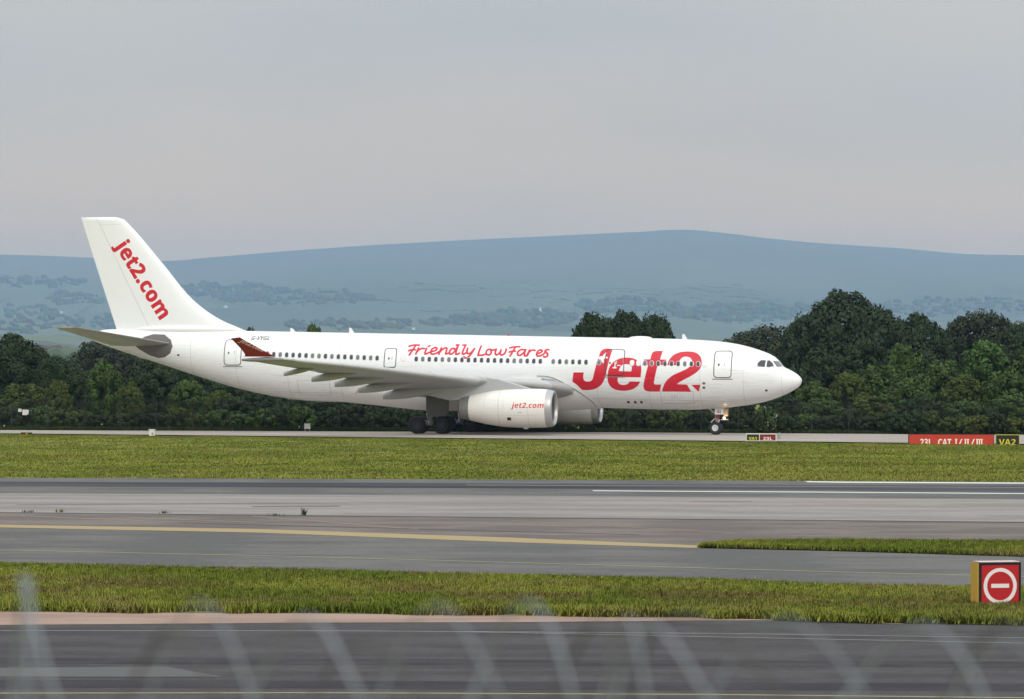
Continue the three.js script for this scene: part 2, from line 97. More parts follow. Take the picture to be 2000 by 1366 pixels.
const D = {"TOP":[[-29.93,7.62],[-29.75,7.95],[-29.4,8.2],[-28.9,8.3],[-28,8.34],[-24.7,8.34],[-16.84,8.22],[-11.65,8.135],[-3.07,7.995],[5.42,7.855],[13.82,7.72],[16.74,7.675],[19.64,7.6],[22.13,7.45],[23.78,7.23],[25.04,6.92],[25.8,6.68],[26.37,6.45],[26.82,6.2],[27.18,5.86],[27.56,5.41],[27.93,5.23],[28.47,4.93],[28.84,4.62],[28.95,4.45],[28.98,4.34]],"BOT":[[-29.93,7.38],[-28.08,6.73],[-25.37,5.89],[-22.68,5.05],[-19.99,4.22],[-17.31,3.47],[-14.58,2.9],[-12.5,2.6],[-10.77,2.47],[-7,2.41],[5,2.21],[12.4,2.09],[16.54,2.0],[19.65,1.96],[22.75,2.13],[23.79,2.24],[25.6,2.53],[26.67,2.82],[27.4,3.11],[28.12,3.45],[28.66,3.78],[28.91,4.08],[28.98,4.34]],"WID":[[-29.93,0.14],[-28,0.72],[-25.4,1.2],[-22.7,1.65],[-20,2.05],[-17.3,2.4],[-14.6,2.66],[-12.5,2.78],[-10.8,2.82],[16.7,2.82],[19.6,2.78],[22.1,2.62],[23.8,2.43],[25,2.22],[26.4,1.85],[27.2,1.55],[27.93,1.17],[28.47,0.8],[28.84,0.42],[28.95,0.2],[28.98,0.02]],"JET":[["M",14.073,6.779,"L",13.898,5.921,"L",13.665,4.772,"C",13.48,4.026,13.065,3.516,12.065,3.512,"C",11.252,3.508,10.903,3.77,10.95,4.291,"L",11.044,4.921,"L",11.873,4.924,"C",11.752,4.386,11.869,4.191,12.149,4.192,"C",12.43,4.193,12.558,4.267,12.628,4.512,"L",13.076,6.378,"C",13.121,6.716,13.348,6.839,13.659,6.84,"Z"],["M",16.467,4.538,"L",16.528,5.075,"C",16.579,5.685,16.113,6.111,15.369,6.121,"C",14.499,6.137,13.976,5.677,13.845,4.944,"C",13.707,4.21,13.808,3.465,15.054,3.47,"C",15.739,3.473,16.293,3.794,16.409,4.209,"L",15.59,4.218,"C",15.469,4.004,15.279,3.942,15.061,3.941,"C",14.657,3.939,14.544,4.153,14.632,4.568,"Z","M",14.713,5.038,"L",15.706,5.011,"C",15.88,5.439,15.656,5.59,15.253,5.589,"C",14.943,5.588,14.796,5.405,14.713,5.038,"Z"],["M",18.134,6.655,"L",17.654,6.653,"C",17.379,6.634,17.292,6.511,17.265,6.328,"L",17.207,5.979,"L",16.713,5.978,"L",16.586,5.551,"L",17.07,5.534,"L",16.75,4.223,"C",16.595,3.673,16.666,3.429,17.223,3.419,"L",17.954,3.422,"L",18.118,3.984,"L",17.698,3.983,"C",17.513,3.982,17.506,4.104,17.556,4.287,"L",17.823,5.518,"L",18.426,5.532,"L",18.503,5.965,"L",17.991,5.976,"Z"],["M",18.611,5.52,"L",19.485,5.511,"C",19.544,5.999,19.71,6.2,20.046,6.201,"C",20.474,6.203,20.685,5.88,20.509,5.575,"C",20.295,5.118,19.501,5.024,18.888,4.596,"C",18.514,4.321,18.251,3.924,18.152,3.423,"L",20.49,3.415,"L",20.174,3.993,"L",19.365,4.02,"C",19.869,4.418,20.727,4.664,21.147,5.152,"C",21.495,5.578,21.404,6.553,20.362,6.612,"C",19.251,6.67,18.747,6.301,18.611,5.52,"Z"],["M",20.527,3.964,"L",21.246,3.985,"L",21.069,3.418,"Z"]],"PLANE":["M",12.964,6.09,"L",13.066,6.188,"L",13.323,6.225,"L",13.557,6.545,"L",13.662,6.508,"L",13.537,6.201,"L",13.764,6.165,"L",13.775,6.055,"L",13.466,6.03,"L",13.48,5.675,"L",13.367,5.687,"L",13.212,5.956,"L",13.034,6.004,"Z"],"FLF":[["M",-2.069,7.026,"Q",-2.246,6.678,-2.472,6.281],["M",-2.603,6.975,"Q",-2.266,7.112,-1.78,7.064],["M",-2.566,6.615,"Q",-2.319,6.74,-2.045,6.691],["M",-1.797,6.834,"L",-1.948,6.357],["M",-1.902,6.493,"Q",-1.676,6.865,-1.302,6.792],["M",-1.117,6.817,"Q",-1.23,6.433,-1.189,6.359,"Q",-1.06,6.34,-0.875,6.483],["M",-0.994,6.966,"L",-0.905,7.028],["M",-0.72,6.545,"Q",-0.261,6.608,-0.266,6.794,"Q",-0.415,6.98,-0.653,6.768,"Q",-0.865,6.403,-0.566,6.336,"Q",-0.274,6.373,-0.062,6.547],["M",0.079,6.845,"L",-0.049,6.343],["M",-0.003,6.485,"Q",0.356,6.982,0.538,6.821,"Q",0.563,6.716,0.502,6.388,"Q",0.615,6.339,0.83,6.487],["M",1.218,6.761,"Q",0.933,6.933,0.816,6.586,"Q",0.767,6.277,1.022,6.364,"Q",1.253,6.532,1.437,7.083],["M",1.266,7.089,"L",1.467,7.09],["M",1.44,7.071,"Q",1.312,6.47,1.353,6.341,"Q",1.483,6.304,1.633,6.428],["M",2.048,7.085,"Q",1.839,6.49,1.892,6.367,"Q",2.006,6.305,2.17,6.466],["M",1.822,7.084,"L",2.048,7.085],["M",2.253,6.825,"Q",2.172,6.349,2.418,6.393],["M",2.817,6.802,"Q",2.557,6.165,2.265,6.047,"Q",2.078,6.022,2.029,6.145],["M",2.418,6.393,"Q",2.647,6.474,2.763,6.752],["M",3.323,7.013,"Q",3.226,6.568,3.175,6.271,"Q",3.525,6.235,3.757,6.359],["M",4.117,6.743,"Q",3.795,6.785,3.821,6.446,"Q",3.903,6.23,4.146,6.311,"Q",4.341,6.509,4.117,6.743,"Q",4.357,6.62,4.544,6.744],["M",4.605,6.756,"Q",4.493,6.294,4.719,6.3,"Q",4.935,6.387,5.017,6.696,"Q",4.902,6.295,5.135,6.289,"Q",5.438,6.376,5.418,6.771],["M",6.141,6.933,"Q",5.968,6.544,5.809,6.205],["M",5.689,6.87,"Q",6.08,6.982,6.474,6.959],["M",5.708,6.525,"Q",5.955,6.636,6.198,6.6],["M",6.979,6.7,"Q",6.55,6.823,6.399,6.514,"Q",6.354,6.206,6.66,6.281,"Q",6.921,6.454,7.017,6.731,"Q",6.905,6.331,7.009,6.233,"Q",7.137,6.208,7.26,6.344],["M",7.335,6.701,"L",7.172,6.233],["M",7.24,6.405,"Q",7.495,6.794,7.779,6.665],["M",8.003,6.407,"Q",8.369,6.482,8.371,6.642,"Q",8.245,6.796,8.025,6.611,"Q",7.854,6.235,8.14,6.199,"Q",8.457,6.273,8.586,6.446],["M",8.896,6.717,"Q",8.611,6.778,8.616,6.594,"Q",8.895,6.428,8.87,6.262,"Q",8.726,6.078,8.555,6.175]],"WIN":[[-14.315,6.337],[-13.767,6.293],[-13.218,6.275],[-12.671,6.258],[-12.125,6.241],[-11.58,6.224],[-11.037,6.206],[-10.496,6.189],[-9.955,6.172],[-9.415,6.155],[-8.875,6.138],[-8.335,6.121],[-7.796,6.104],[-7.257,6.086],[-6.719,6.069],[-6.181,6.052],[-5.643,6.035],[-5.106,6.018],[-1.868,5.953],[-1.328,5.945],[-0.789,5.937],[-0.25,5.929],[0.288,5.921],[0.826,5.913],[1.363,5.905],[1.901,5.897],[2.438,5.889],[2.974,5.882],[3.51,5.874],[4.046,5.866],[4.581,5.858],[5.116,5.85],[5.651,5.842],[6.185,5.834],[6.719,5.826],[7.253,5.818],[7.786,5.81],[8.319,5.802],[9.37,5.785],[9.904,5.777],[10.438,5.769],[10.971,5.761],[11.504,5.752],[12.037,5.744],[13.091,5.723],[16.807,5.665],[17.342,5.66],[17.876,5.655],[18.409,5.65],[18.941,5.645],[19.473,5.64],[20.003,5.635],[20.532,5.631],[21.059,5.626]],"PLUG":[[-2.953,5.991],[15.754,5.682],[16.27,5.68],[21.545,5.619]],"DOORS":[[22.32,6.638,23.673,4.553],[13.594,6.737,15.097,4.684],[-4.511,6.772,-3.556,5.273],[-18.021,7.456,-16.577,5.418]],"CARGO":[[18.009,3.435,20.615,2.467],[-11.813,4.211,-9.125,3.019]],"COCK":[[[25.684,5.415],[25.706,5.718],[25.92,5.933],[26.279,5.924],[26.247,5.417]],[[26.383,5.411],[26.399,5.899],[26.553,5.918],[26.792,5.723],[26.909,5.473],[26.545,5.401]],[[26.798,5.883],[27.152,5.869],[27.506,5.452],[27.143,5.439]]],"PORTS":[[15.28,2.562],[15.843,2.565],[16.344,2.568],[21.526,4.1],[21.509,3.755],[-22.085,6.216],[26.36,3.55]],"REG":[-16.034,7.187,-14.449,7.19],"STABPATCH":[[-26.061,7.061],[-25.189,7.708],[-24.413,7.929],[-23.441,7.891],[-22.789,7.451],[-22.594,6.936],[-22.808,6.358],[-23.353,6.036],[-23.96,5.97],[-24.791,6.226],[-25.59,6.675]],"SEAM":[[8.064,4.641],[9.114,4.56],[10.485,3.965],[11.634,3.24],[12.383,2.597],[12.533,2.205]],"SEAMR":[[-6.147,3.655],[-6.784,3.446],[-7.03,3.195],[-6.96,2.946],[-6.355,2.656]],"O":[-5.29,-332.0],"G":{"taxiFar":[[-92.95,-338.93],[-59.14,-338.9],[-42.13,-338.05],[-12.62,-337.9],[6.34,-337.81],[16.77,-335.8],[41.48,-332.51],[82.27,-329.8]],"rwyFar":[[-59.08,-189.61],[-23.81,-191.15],[0.02,-191.14],[23.69,-189.8],[58.98,-189.13]],"rub0":[[-57.23,-183.65],[-22.95,-184.26],[0.02,-184.25],[22.89,-183.42],[56.87,-182.38]],"rub1":[[-55.0,-176.52],[-22.11,-177.47],[0.02,-176.69],[21.82,-174.8],[53.99,-173.12]],"conc0":[[-52.51,-168.52],[-20.84,-167.3],[0.02,-166.62],[20.5,-164.27],[50.36,-161.5]],"joint":[[-45.89,-147.29],[-18.07,-145.06],[0.02,-141.79],[17.37,-139.13],[42.2,-135.33]],"asph0":[[-43.84,-140.7],[-16.62,-133.47],[-8.13,-130.8],[0.02,-124.34],[5.53,-119.36],[5.48,-117.82],[8.74,-116.58],[14.13,-113.16],[32.03,-102.71]],"yel":[[[-31.12,-138.77],[-16.65,-133.68],[-8.13,-130.8],[0.02,-124.72],[5.56,-119.54]],[[-30.55,-136.22],[-16.35,-131.32],[-7.96,-127.93],[0.02,-121.39],[5.48,-117.82]]],"island":[[5.49,-117.99],[6.67,-121.22],[9.16,-122.14],[15.22,-121.92],[34.83,-121.4],[29.64,-103.31],[14.13,-113.16],[8.74,-116.58]],"tline":[[-26.88,-119.86],[-14.33,-115.07],[-5.54,-111.56],[0.02,-108.65],[7.83,-104.38],[12.75,-102.14],[27.36,-95.37]],"grass0":[[-35.33,-113.4],[-13.21,-106.12],[-5.11,-102.94],[0.02,-100.76],[4.95,-98.91],[7.27,-96.96],[11.95,-95.69],[28.09,-90.06]],"grass1":[[-26.67,-85.64],[-10.68,-85.86],[-4.25,-85.69],[0.02,-85.23],[4.24,-84.6],[7.28,-83.23],[10.29,-82.4],[24.62,-78.94]],"asph1":[[-24.66,-79.17],[-10.13,-81.42],[-4.09,-82.5],[0.02,-82.9],[4.19,-83.73],[5.87,-83.83]],"wl1":[[-24.42,-78.42],[-9.91,-79.67],[-3.97,-80.0],[0.02,-79.83],[3.99,-79.58],[9.82,-78.6],[23.71,-76.01]],"wl2":[[-0.98,-79.77],[1.99,-79.01],[5.85,-77.94],[9.61,-76.97],[22.86,-73.28]],"yl3":[[-19.73,-63.36],[-8.0,-64.33],[-3.2,-64.65],[3.24,-64.57],[8.01,-64.13],[19.63,-62.92]],"rw1":[[13.56,-188.85],[15.04,-188.18],[23.4,-187.54],[58.44,-187.4]],"rw2":[[3.44,-173.58],[5.42,-173.23],[12.94,-172.66],[21.4,-171.5],[52.65,-168.84]]},"P":{"noentry":[10.5,-88.99],"w1":[-7.27,-143.31],"w2":[-17.02,-145.43],"w3":[-15.98,-145.53],"w4":[-12.23,-144.87],"w5":[-8.25,-142.72],"dock":[14.96,-243.06]},"S":{"cat":[27.85,0.71,33.85,0.73],"va2":[33.9,0.7,35.58,0.71],"va1":[16.95,0.57,19.17,0.57],"blk":[-37.8,0.16,-36.94,0.16],"box":[-27.74,0.42,-27.31,0.42],"n1":[-42.04,1.5],"n2":[-41.56,1.33],"n3":[-17.28,0.28]},"TR":[["oak",35.1,-440.0,13.84,4.83,0,"tallest broad dark tree rising to the right of the aircraft nose"],["oak",32.1,-448.0,11.41,2.68,0,"rounded dark tree leaning against the left side of the tallest tree"],["oak",39.7,-446.0,12.41,3.34,0,"dark tree forming the right shoulder of the tallest tree"],["dome",28.8,-470.0,10.48,4.92,1,"domed twiggy dark tree just above the aircraft nose"],["oak",43.9,-440.0,11.4,3.51,0,"dark tree with a tufted top midway along the right treeline"],["dome",50.8,-445.0,11.88,4.44,1,"feathery dark tree high on the far right treeline"],["oak",54.3,-440.0,10.56,3.29,0,"dark tree cut by the right edge of the picture"],["oak",43.3,-462.0,10.03,3.46,0,"dark tree filling the dip right of the tallest tree"],["oak",49.7,-462.0,10.06,3.46,0,"dark tree filling the dip left of the feathery tree"],["oak",31.8,-455.0,8.79,3.97,0,"dark tree low behind the aircraft nose"],["oak",60.1,-446.0,10.37,3.34,0,"dark tree beyond the right edge of the treeline"],["oak",9.1,-455.0,11.54,2.84,2,"dark round tree above the big red lettering, left of the three"],["oak",12.3,-457.0,11.81,2.96,2,"dark round tree above the big red lettering, middle of the three"],["oak",15.8,-458.0,11.49,2.63,2,"dark round tree above the big red lettering, right of the three"],["oak",-21.8,-450.0,10.19,1.68,3,"small light green treetop showing above the rear fuselage"],["oak",-29.1,-455.0,9.76,1.13,0,"tip of a dark tree showing behind the fin root"],["oak",-52.0,-430.0,8.78,3.54,2,"large dark tree at the left edge of the picture"],["oak",-47.1,-425.0,6.47,2.33,2,"dark tree stepping down from the large tree at the left edge"],["oak",-58.2,-432.0,8.18,3.23,2,"dark tree beyond the left edge of the picture"],["dome",-59.3,-600.0,9.46,5.39,1,"hazy domed tree behind the tailplane tip"],["oak",-35.8,-410.0,6.15,3.07,2,"dark tree below the tail cone"],["oak",-31.8,-408.0,5.4,2.54,2,"dark tree half hidden by the upswept tail"],["mid",-38.1,-384.0,6.36,1.92,3,"bright green bushy tree below the tailplane tip"],["mid",-33.6,-392.0,5.52,2.35,2,"dark bushy tree under the rear of the tail cone"],["mid",-41.8,-394.0,5.3,1.97,2,"dark bushy tree left of the bright green bushy tree"],["mid",-46.0,-386.0,4.03,2.6,4,"wide yellow green shrub near the left edge"],["mid",-42.5,-384.0,4.23,1.53,4,"yellow green shrub second from the left edge"],["mid",-35.5,-382.0,4.17,1.43,4,"yellow green shrub just right of the bright green bushy tree"],["mid",-30.4,-384.0,4.28,2.11,3,"green bush under the upswept tail"],["mid",-27.1,-380.0,3.44,1.61,4,"olive bush under the rear passenger door"],["mid",-27.5,-396.0,4.26,2.27,2,"dark bush behind the olive bush under the rear door"],["mid",-24.0,-385.0,3.14,2.21,2,"dark bush under the winglet"],["mid",-19.7,-385.0,2.68,2.4,2,"dark bush under the rear cargo door"],["mid",21.2,-386.0,3.39,2.21,2,"dark bush behind the nose gear"],["mid",30.5,-402.0,7.96,3.11,2,"dark green tree below the left flank of the tallest tree"],["mid",35.0,-406.0,8.82,2.94,2,"dark green tree directly below the tallest tree"],["mid",38.3,-402.0,8.19,2.51,3,"green tree below the right shoulder of the tallest tree"],["mid",27.4,-396.0,6.04,2.27,2,"dark green tree just right of the aircraft nose tip"],["mid",44.7,-386.0,8.53,3.18,5,"rounded fresh green willow-like tree near the right edge"],["mid",40.6,-388.0,6.84,2.81,3,"green tree left of the fresh green willow-like tree"],["mid",34.4,-382.0,6.22,2.76,3,"mid green tree in the middle of the right thicket"],["mid",49.4,-388.0,7.93,2.9,3,"green tree just past the right edge"],["mid",27.7,-376.0,4.49,2.06,3,"green shrub below the nose tip, second row"],["mid",30.9,-378.0,5.25,2.26,4,"olive topped shrub in the middle of the right thicket"],["mid",36.2,-374.0,4.99,2.61,3,"broad green shrub above the red location sign"],["mid",41.0,-374.0,5.29,2.43,4,"yellow green shrub above the right half of the red sign"],["mid",45.2,-374.0,5.4,2.61,3,"green shrub above the black and yellow sign"],["mid",49.4,-374.0,5.23,2.61,3,"green shrub past the right edge"],["mid",24.2,-366.0,3.22,1.92,2,"dark shrub under the nose tip"],["mid",27.7,-367.0,2.95,2.11,3,"green shrub low in the thicket right of the nose"],["mid",31.9,-365.0,3.16,2.37,4,"olive shrub low in the middle of the right thicket"],["mid",36.5,-366.0,2.99,2.28,2,"dark shrub low behind the red sign"],["mid",40.4,-364.0,2.84,2.18,3,"green shrub low behind the black and yellow sign"],["mid",44.5,-366.0,3.2,2.46,3,"green shrub low at the right edge"],["mid",48.8,-366.0,3.22,2.46,2,"dark shrub low past the right edge"],["blossom",20.8,-336.0,2.53,1.13,6,"shrub with white blossom right of the nose wheel"],["low",-50.3,-351.0,1.4,1.65,2,""],["low",-48.6,-350.7,1.75,1.31,2,""],["low",-46.7,-350.5,2.05,1.31,2,""],["low",-44.7,-350.6,1.76,1.34,2,""],["low",-43.2,-351.2,2.06,1.65,2,""],["low",-41.7,-351.7,1.77,1.54,2,""],["low",-40.3,-352.0,2.19,1.59,3,""],["low",-38.5,-349.3,1.64,1.62,4,""],["low",-36.9,-350.9,1.87,1.37,4,""],["low",-35.2,-349.8,1.41,1.27,2,""],["low",-33.2,-350.0,1.52,1.39,3,""],["low",-31.6,-349.9,1.6,1.26,2,""],["low",-30.2,-351.2,1.54,1.59,2,""],["low",-28.3,-350.0,2.1,1.5,4,""],["low",-26.5,-350.9,1.42,1.27,3,""],["low",-24.9,-351.2,1.92,1.45,3,""],["low",-23.1,-349.6,1.52,1.27,3,""],["low",-21.2,-349.6,1.92,1.64,3,""],["low",-19.5,-350.3,2.4,1.65,2,""],["low",-17.9,-349.4,2.27,1.48,3,""],["low",-16.4,-350.4,1.86,1.4,2,""],["low",-14.7,-349.8,2.39,1.63,2,""],["low",-13.2,-350.2,2.35,1.65,2,""],["low",-11.5,-347.8,1.88,1.38,2,""],["low",-9.9,-348.1,2.27,1.49,2,""],["low",-8.2,-347.7,1.97,1.33,2,""],["low",-6.6,-348.4,2.42,1.26,2,""],["low",-4.7,-350.1,1.54,1.48,2,""],["low",-3.2,-349.5,1.51,1.37,4,""],["low",-1.7,-350.0,2.34,1.65,3,""],["low",0.2,-348.3,1.56,1.45,2,""],["low",2.1,-349.3,2.06,1.27,4,""],["low",3.7,-347.8,2.18,1.43,2,""],["low",5.5,-349.2,1.77,1.27,4,""],["low",7.4,-349.3,1.66,1.61,2,""],["low",9.2,-346.2,2.51,1.27,4,""],["low",10.7,-344.7,2.27,1.5,2,""],["low",12.5,-342.7,2.14,1.46,4,""],["low",14.2,-340.4,2.28,1.23,3,""],["low",15.8,-339.2,2.1,1.33,2,""],["low",17.5,-340.9,2.59,1.39,2,""],["low",19.1,-340.2,1.87,1.26,2,""],["low",22.5,-336.7,1.78,1.33,2,""],["low",24.6,-338.8,1.83,1.58,3,""],["low",26.3,-337.6,1.67,1.59,2,""],["low",27.9,-337.8,2.36,1.18,2,""],["low",29.3,-336.6,1.71,1.32,2,""],["low",30.9,-335.4,1.95,1.38,2,""],["low",32.6,-334.3,2.15,1.55,2,""],["low",34.2,-336.0,2.19,1.25,4,""],["low",36.0,-335.0,1.62,1.41,4,""],["low",37.6,-332.9,1.8,1.58,4,""],["low",39.1,-332.8,2.04,1.16,2,""],["low",40.8,-333.5,1.64,1.34,4,""],["low",42.8,-334.2,1.92,1.48,2,""],["low",44.1,-331.7,2.07,1.48,4,""],["low",45.5,-331.5,2.3,1.23,2,""],["low",47.3,-333.1,1.9,1.34,4,""],["mid",-25.1,-369.6,2.94,2.12,2,"dark tall shrub behind the hedge just right of the rear passenger door"],["mid",-20.8,-366.2,3.11,2.1,2,"dark tall shrub behind the hedge below the first cabin windows"],["mid",-16.5,-368.2,2.88,2.11,2,"dark tall shrub behind the hedge below the middle of the wing"],["mid",-14.2,-366.6,3.13,2.1,2,"dark tall shrub behind the hedge below the flap fairings"],["mid",-11.6,-366.4,2.82,2.1,2,"dark tall shrub behind the hedge left of the main wheels"],["mid",-9.3,-372.9,2.98,2.14,2,"dark tall shrub behind the hedge directly behind the main wheels"],["mid",-6.5,-371.7,2.81,2.13,2,"dark tall shrub behind the hedge behind the engine exhaust"],["mid",-3.7,-372.6,3.0,2.14,2,"dark tall shrub behind the hedge behind the near engine"],["mid",-0.9,-367.1,2.95,2.11,2,"dark tall shrub behind the hedge behind the near engine inlet"],["mid",1.9,-368.9,3.04,2.12,2,"dark tall shrub behind the hedge right of the near engine inlet"],["mid",4.7,-373.3,2.93,2.14,2,"dark tall shrub behind the hedge behind the far engine"],["mid",7.6,-369.5,3.15,2.12,2,"dark tall shrub behind the hedge below the first big red letter"],["mid",10.7,-373.4,2.95,2.14,2,"dark tall shrub behind the hedge below the second big red letter"],["mid",14.0,-373.7,3.05,2.14,2,"dark tall shrub behind the hedge below the third big red letter"],["mid",16.9,-366.1,3.2,2.1,2,"dark tall shrub behind the hedge left of the nose gear"]],"HILL":[[-0.3118,0.01924],[-0.2369,0.02262],[-0.1746,0.02632],[-0.1247,0.02775],[-0.1023,0.02708],[-0.0836,0.02639],[-0.0748,0.02717],[-0.0499,0.02926],[-0.0249,0.03096],[0.0,0.0323],[0.0187,0.03324],[0.0312,0.0339],[0.0412,0.03444],[0.0524,0.0336],[0.0624,0.03239],[0.0748,0.03131],[0.0935,0.03013],[0.1122,0.0287],[0.1247,0.02849],[0.1871,0.02597],[0.2494,0.02307],[0.3242,0.02021]],"FILLET":[[8.49,4.46],[9.41,4.36],[10.24,4.01],[10.99,3.53],[10.95,3.36],[9.83,3.4],[8.99,3.72]],"FINTXT":[-27.49,14.62,-24.0,9.2],"HINGE":[[-28.19,14.72],[-25.01,8.48]],"NACTXT":[7.84,2.59,10.41,3.0],"NG":[[22.07,2.14],[22.75,1.76],[22.66,1.47],[22.46,1.24],[23.03,1.37],[19.55,8.05],[-12.87,8.42],[-7.92,8.51],[15.14,7.76],[16.72,7.72],[-6.31,1.98],[-7.42,2.23],[-3.57,1.79],[5.14,7.95],[0.37,3.58]]};
// ---------- the ground ----------
const crestD = x => 287 - 0.417 * clamp(x, -90, 90);
function groundH(x, d) {
  let h = -0.03;
  h += 3.43 * (1 - smooth(5.5, 16, d));
  const u = d - crestD(x);
  if (u > -45 && u < 24) {
    const e = u <= 0 ? 0.2 * smooth(-45, 0, u) : u < 8 ? lerp(0.2, -0.3, smooth(0, 8, u)) : u < 12 ? -0.3 : lerp(-0.3, 0, smooth(12, 20, u));
    h += e;
  }
  return h;
}
const noiseFine = dataTex(512, (u, v) => fbm(u * 32, v * 32, 5, 5, 32));
const speck = (n, seed) => dataTex(n, (u, v, i, j) => 0.35 * hash2(i, j, seed) + 0.65 * fbm(u * 64, v * 64, seed, 3, 64));
function mix3(a, b, t) { return [lerp(a[0], b[0], t), lerp(a[1], b[1], t), lerp(a[2], b[2], t)]; }
const toS = c => c.map(v => v <= 0.0031308 ? v * 12.92 : 1.055 * Math.pow(v, 1 / 2.4) - 0.055);
const grassTex = dataTex(1024, (u, v, i, j) => {
  const a = fbm(u * 6, v * 10, 31, 5, 6), b = fbm(u * 24, v * 40, 47, 4, 24), c = hash2(i, j, 3);
  let k = mix3([0.15, 0.195, 0.026], [0.24, 0.265, 0.05], smooth(0.3, 0.7, a));
  k = mix3(k, [0.16, 0.135, 0.055], smooth(0.56, 0.8, b) * 0.6);
  return toS(k.map(q => q * (0.8 + 0.4 * c)));
}, true);
const grassMat = new THREE.MeshStandardMaterial({ map: grassTex, roughness: 1, bumpMap: noiseFine, bumpScale: 0.05 });
{
  // one sheet: airfield, mound under the photographer, swale by the far taxiway
  const ds = []; for (let d = -60; d < 30; d += 1.5) ds.push(d); for (let d = 30; d < 230; d += 6) ds.push(d); for (let d = 230; d < 340; d += 1.6) ds.push(d); for (let d = 340; d <= 900; d += 20) ds.push(d);
  const xs = []; for (let x = -420; x <= 420; x += 10) xs.push(x);
  struct('ground', loft(ds.map(d => xs.map(x => [x, groundH(x, d), -d])), { uv: p => [p[0] / 26, p[2] / 26] }), grassMat);
}
// pavement sheets: strip between two edge lines, resampled
function strip(a, b, y, n = 60) {
  const f = polyline(a), g = polyline(b), x0 = Math.max(a[0][0], b[0][0]), x1 = Math.min(a[a.length - 1][0], b[b.length - 1][0]), A = [], B = [];
  for (let i = 0; i <= n; i++) { const x = lerp(x0, x1, i / n); A.push([x, y, f(x)]); B.push([x, y, g(x)]); }
  return loft([A, B], { uv: p => [p[0] / 8, p[2] / 8] });
}
const stretch = (pts, k = 2.2) => { const p = pts.slice(), [a, b] = p, [c, d] = p.slice(-2); p.unshift([a[0] - (b[0] - a[0]) * k, a[1] - (b[1] - a[1]) * k]); p.push([d[0] + (d[0] - c[0]) * k, d[1] + (d[1] - c[1]) * k]); return p; };
const G = D.G; for (const k of ['rwyFar', 'rub0', 'rub1', 'conc0', 'joint', 'grass0', 'grass1', 'wl1', 'yl3', 'taxiFar']) G[k] = stretch(G[k]);
function paveTex(base, alt, grain, seed, streak = 0) {
  return dataTex(1024, (u, v, i, j) => {
    const a = fbm(u * 5, v * 9, seed, 5, 5), s = streak ? fbm(u * 2, v * 60, seed + 9, 3, 2) - 0.5 : 0, g = hash2(i, j, seed) - 0.5, f = fbm(u * 90, v * 90, seed + 4, 2, 90) - 0.5;
    return toS(mix3(base, alt, smooth(0.3, 0.72, a)).map(q => q * (1 + grain * g + 0.35 * grain * f + streak * s)));
  }, true);
}
const pave = (t, rough = 0.92, su = 1, sv = 1) => { const q = t.clone(); q.repeat.set(su, sv); q.needsUpdate = true; return new THREE.MeshPhysicalMaterial({ map: q, roughness: 1, specularIntensity: 0.25, bumpMap: noiseFine, bumpScale: 0.006 }); };
const asphaltT = paveTex([0.057, 0.053, 0.058], [0.076, 0.071, 0.075], 0.8, 61, 0.14);
const asphaltGreyT = paveTex([0.105, 0.104, 0.105], [0.145, 0.14, 0.136], 0.6, 67, 0.16);
const concreteT = paveTex([0.215, 0.198, 0.194], [0.28, 0.255, 0.245], 0.35, 71, 0.25);
const brownT = paveTex([0.13, 0.113, 0.108], [0.18, 0.155, 0.146], 0.5, 73, 0.35);
const taxiT = paveTex([0.31, 0.275, 0.25], [0.38, 0.34, 0.31], 0.2, 79, 0.2);
const pinkT = paveTex([0.29, 0.2, 0.165], [0.36, 0.26, 0.215], 0.3, 83, 0.2);
const M = {
  asphalt: pave(asphaltT, 0.9, 0.8, 0.8), asphaltGrey: pave(asphaltGreyT, 0.9, 0.5, 0.5), concrete: pave(concreteT, 0.9, 0.35, 0.35), brown: pave(brownT, 0.9, 0.5, 0.5), taxi: pave(taxiT, 0.9, 0.3, 0.3), pink: pave(pinkT, 0.95, 0.6, 0.6),
  yellow: mat([0.32, 0.24, 0.11]), fadedYellow: mat([0.3, 0.27, 0.13]), whiteLine: mat([0.62, 0.62, 0.6]), paleLine: mat([0.24, 0.23, 0.22]),
};
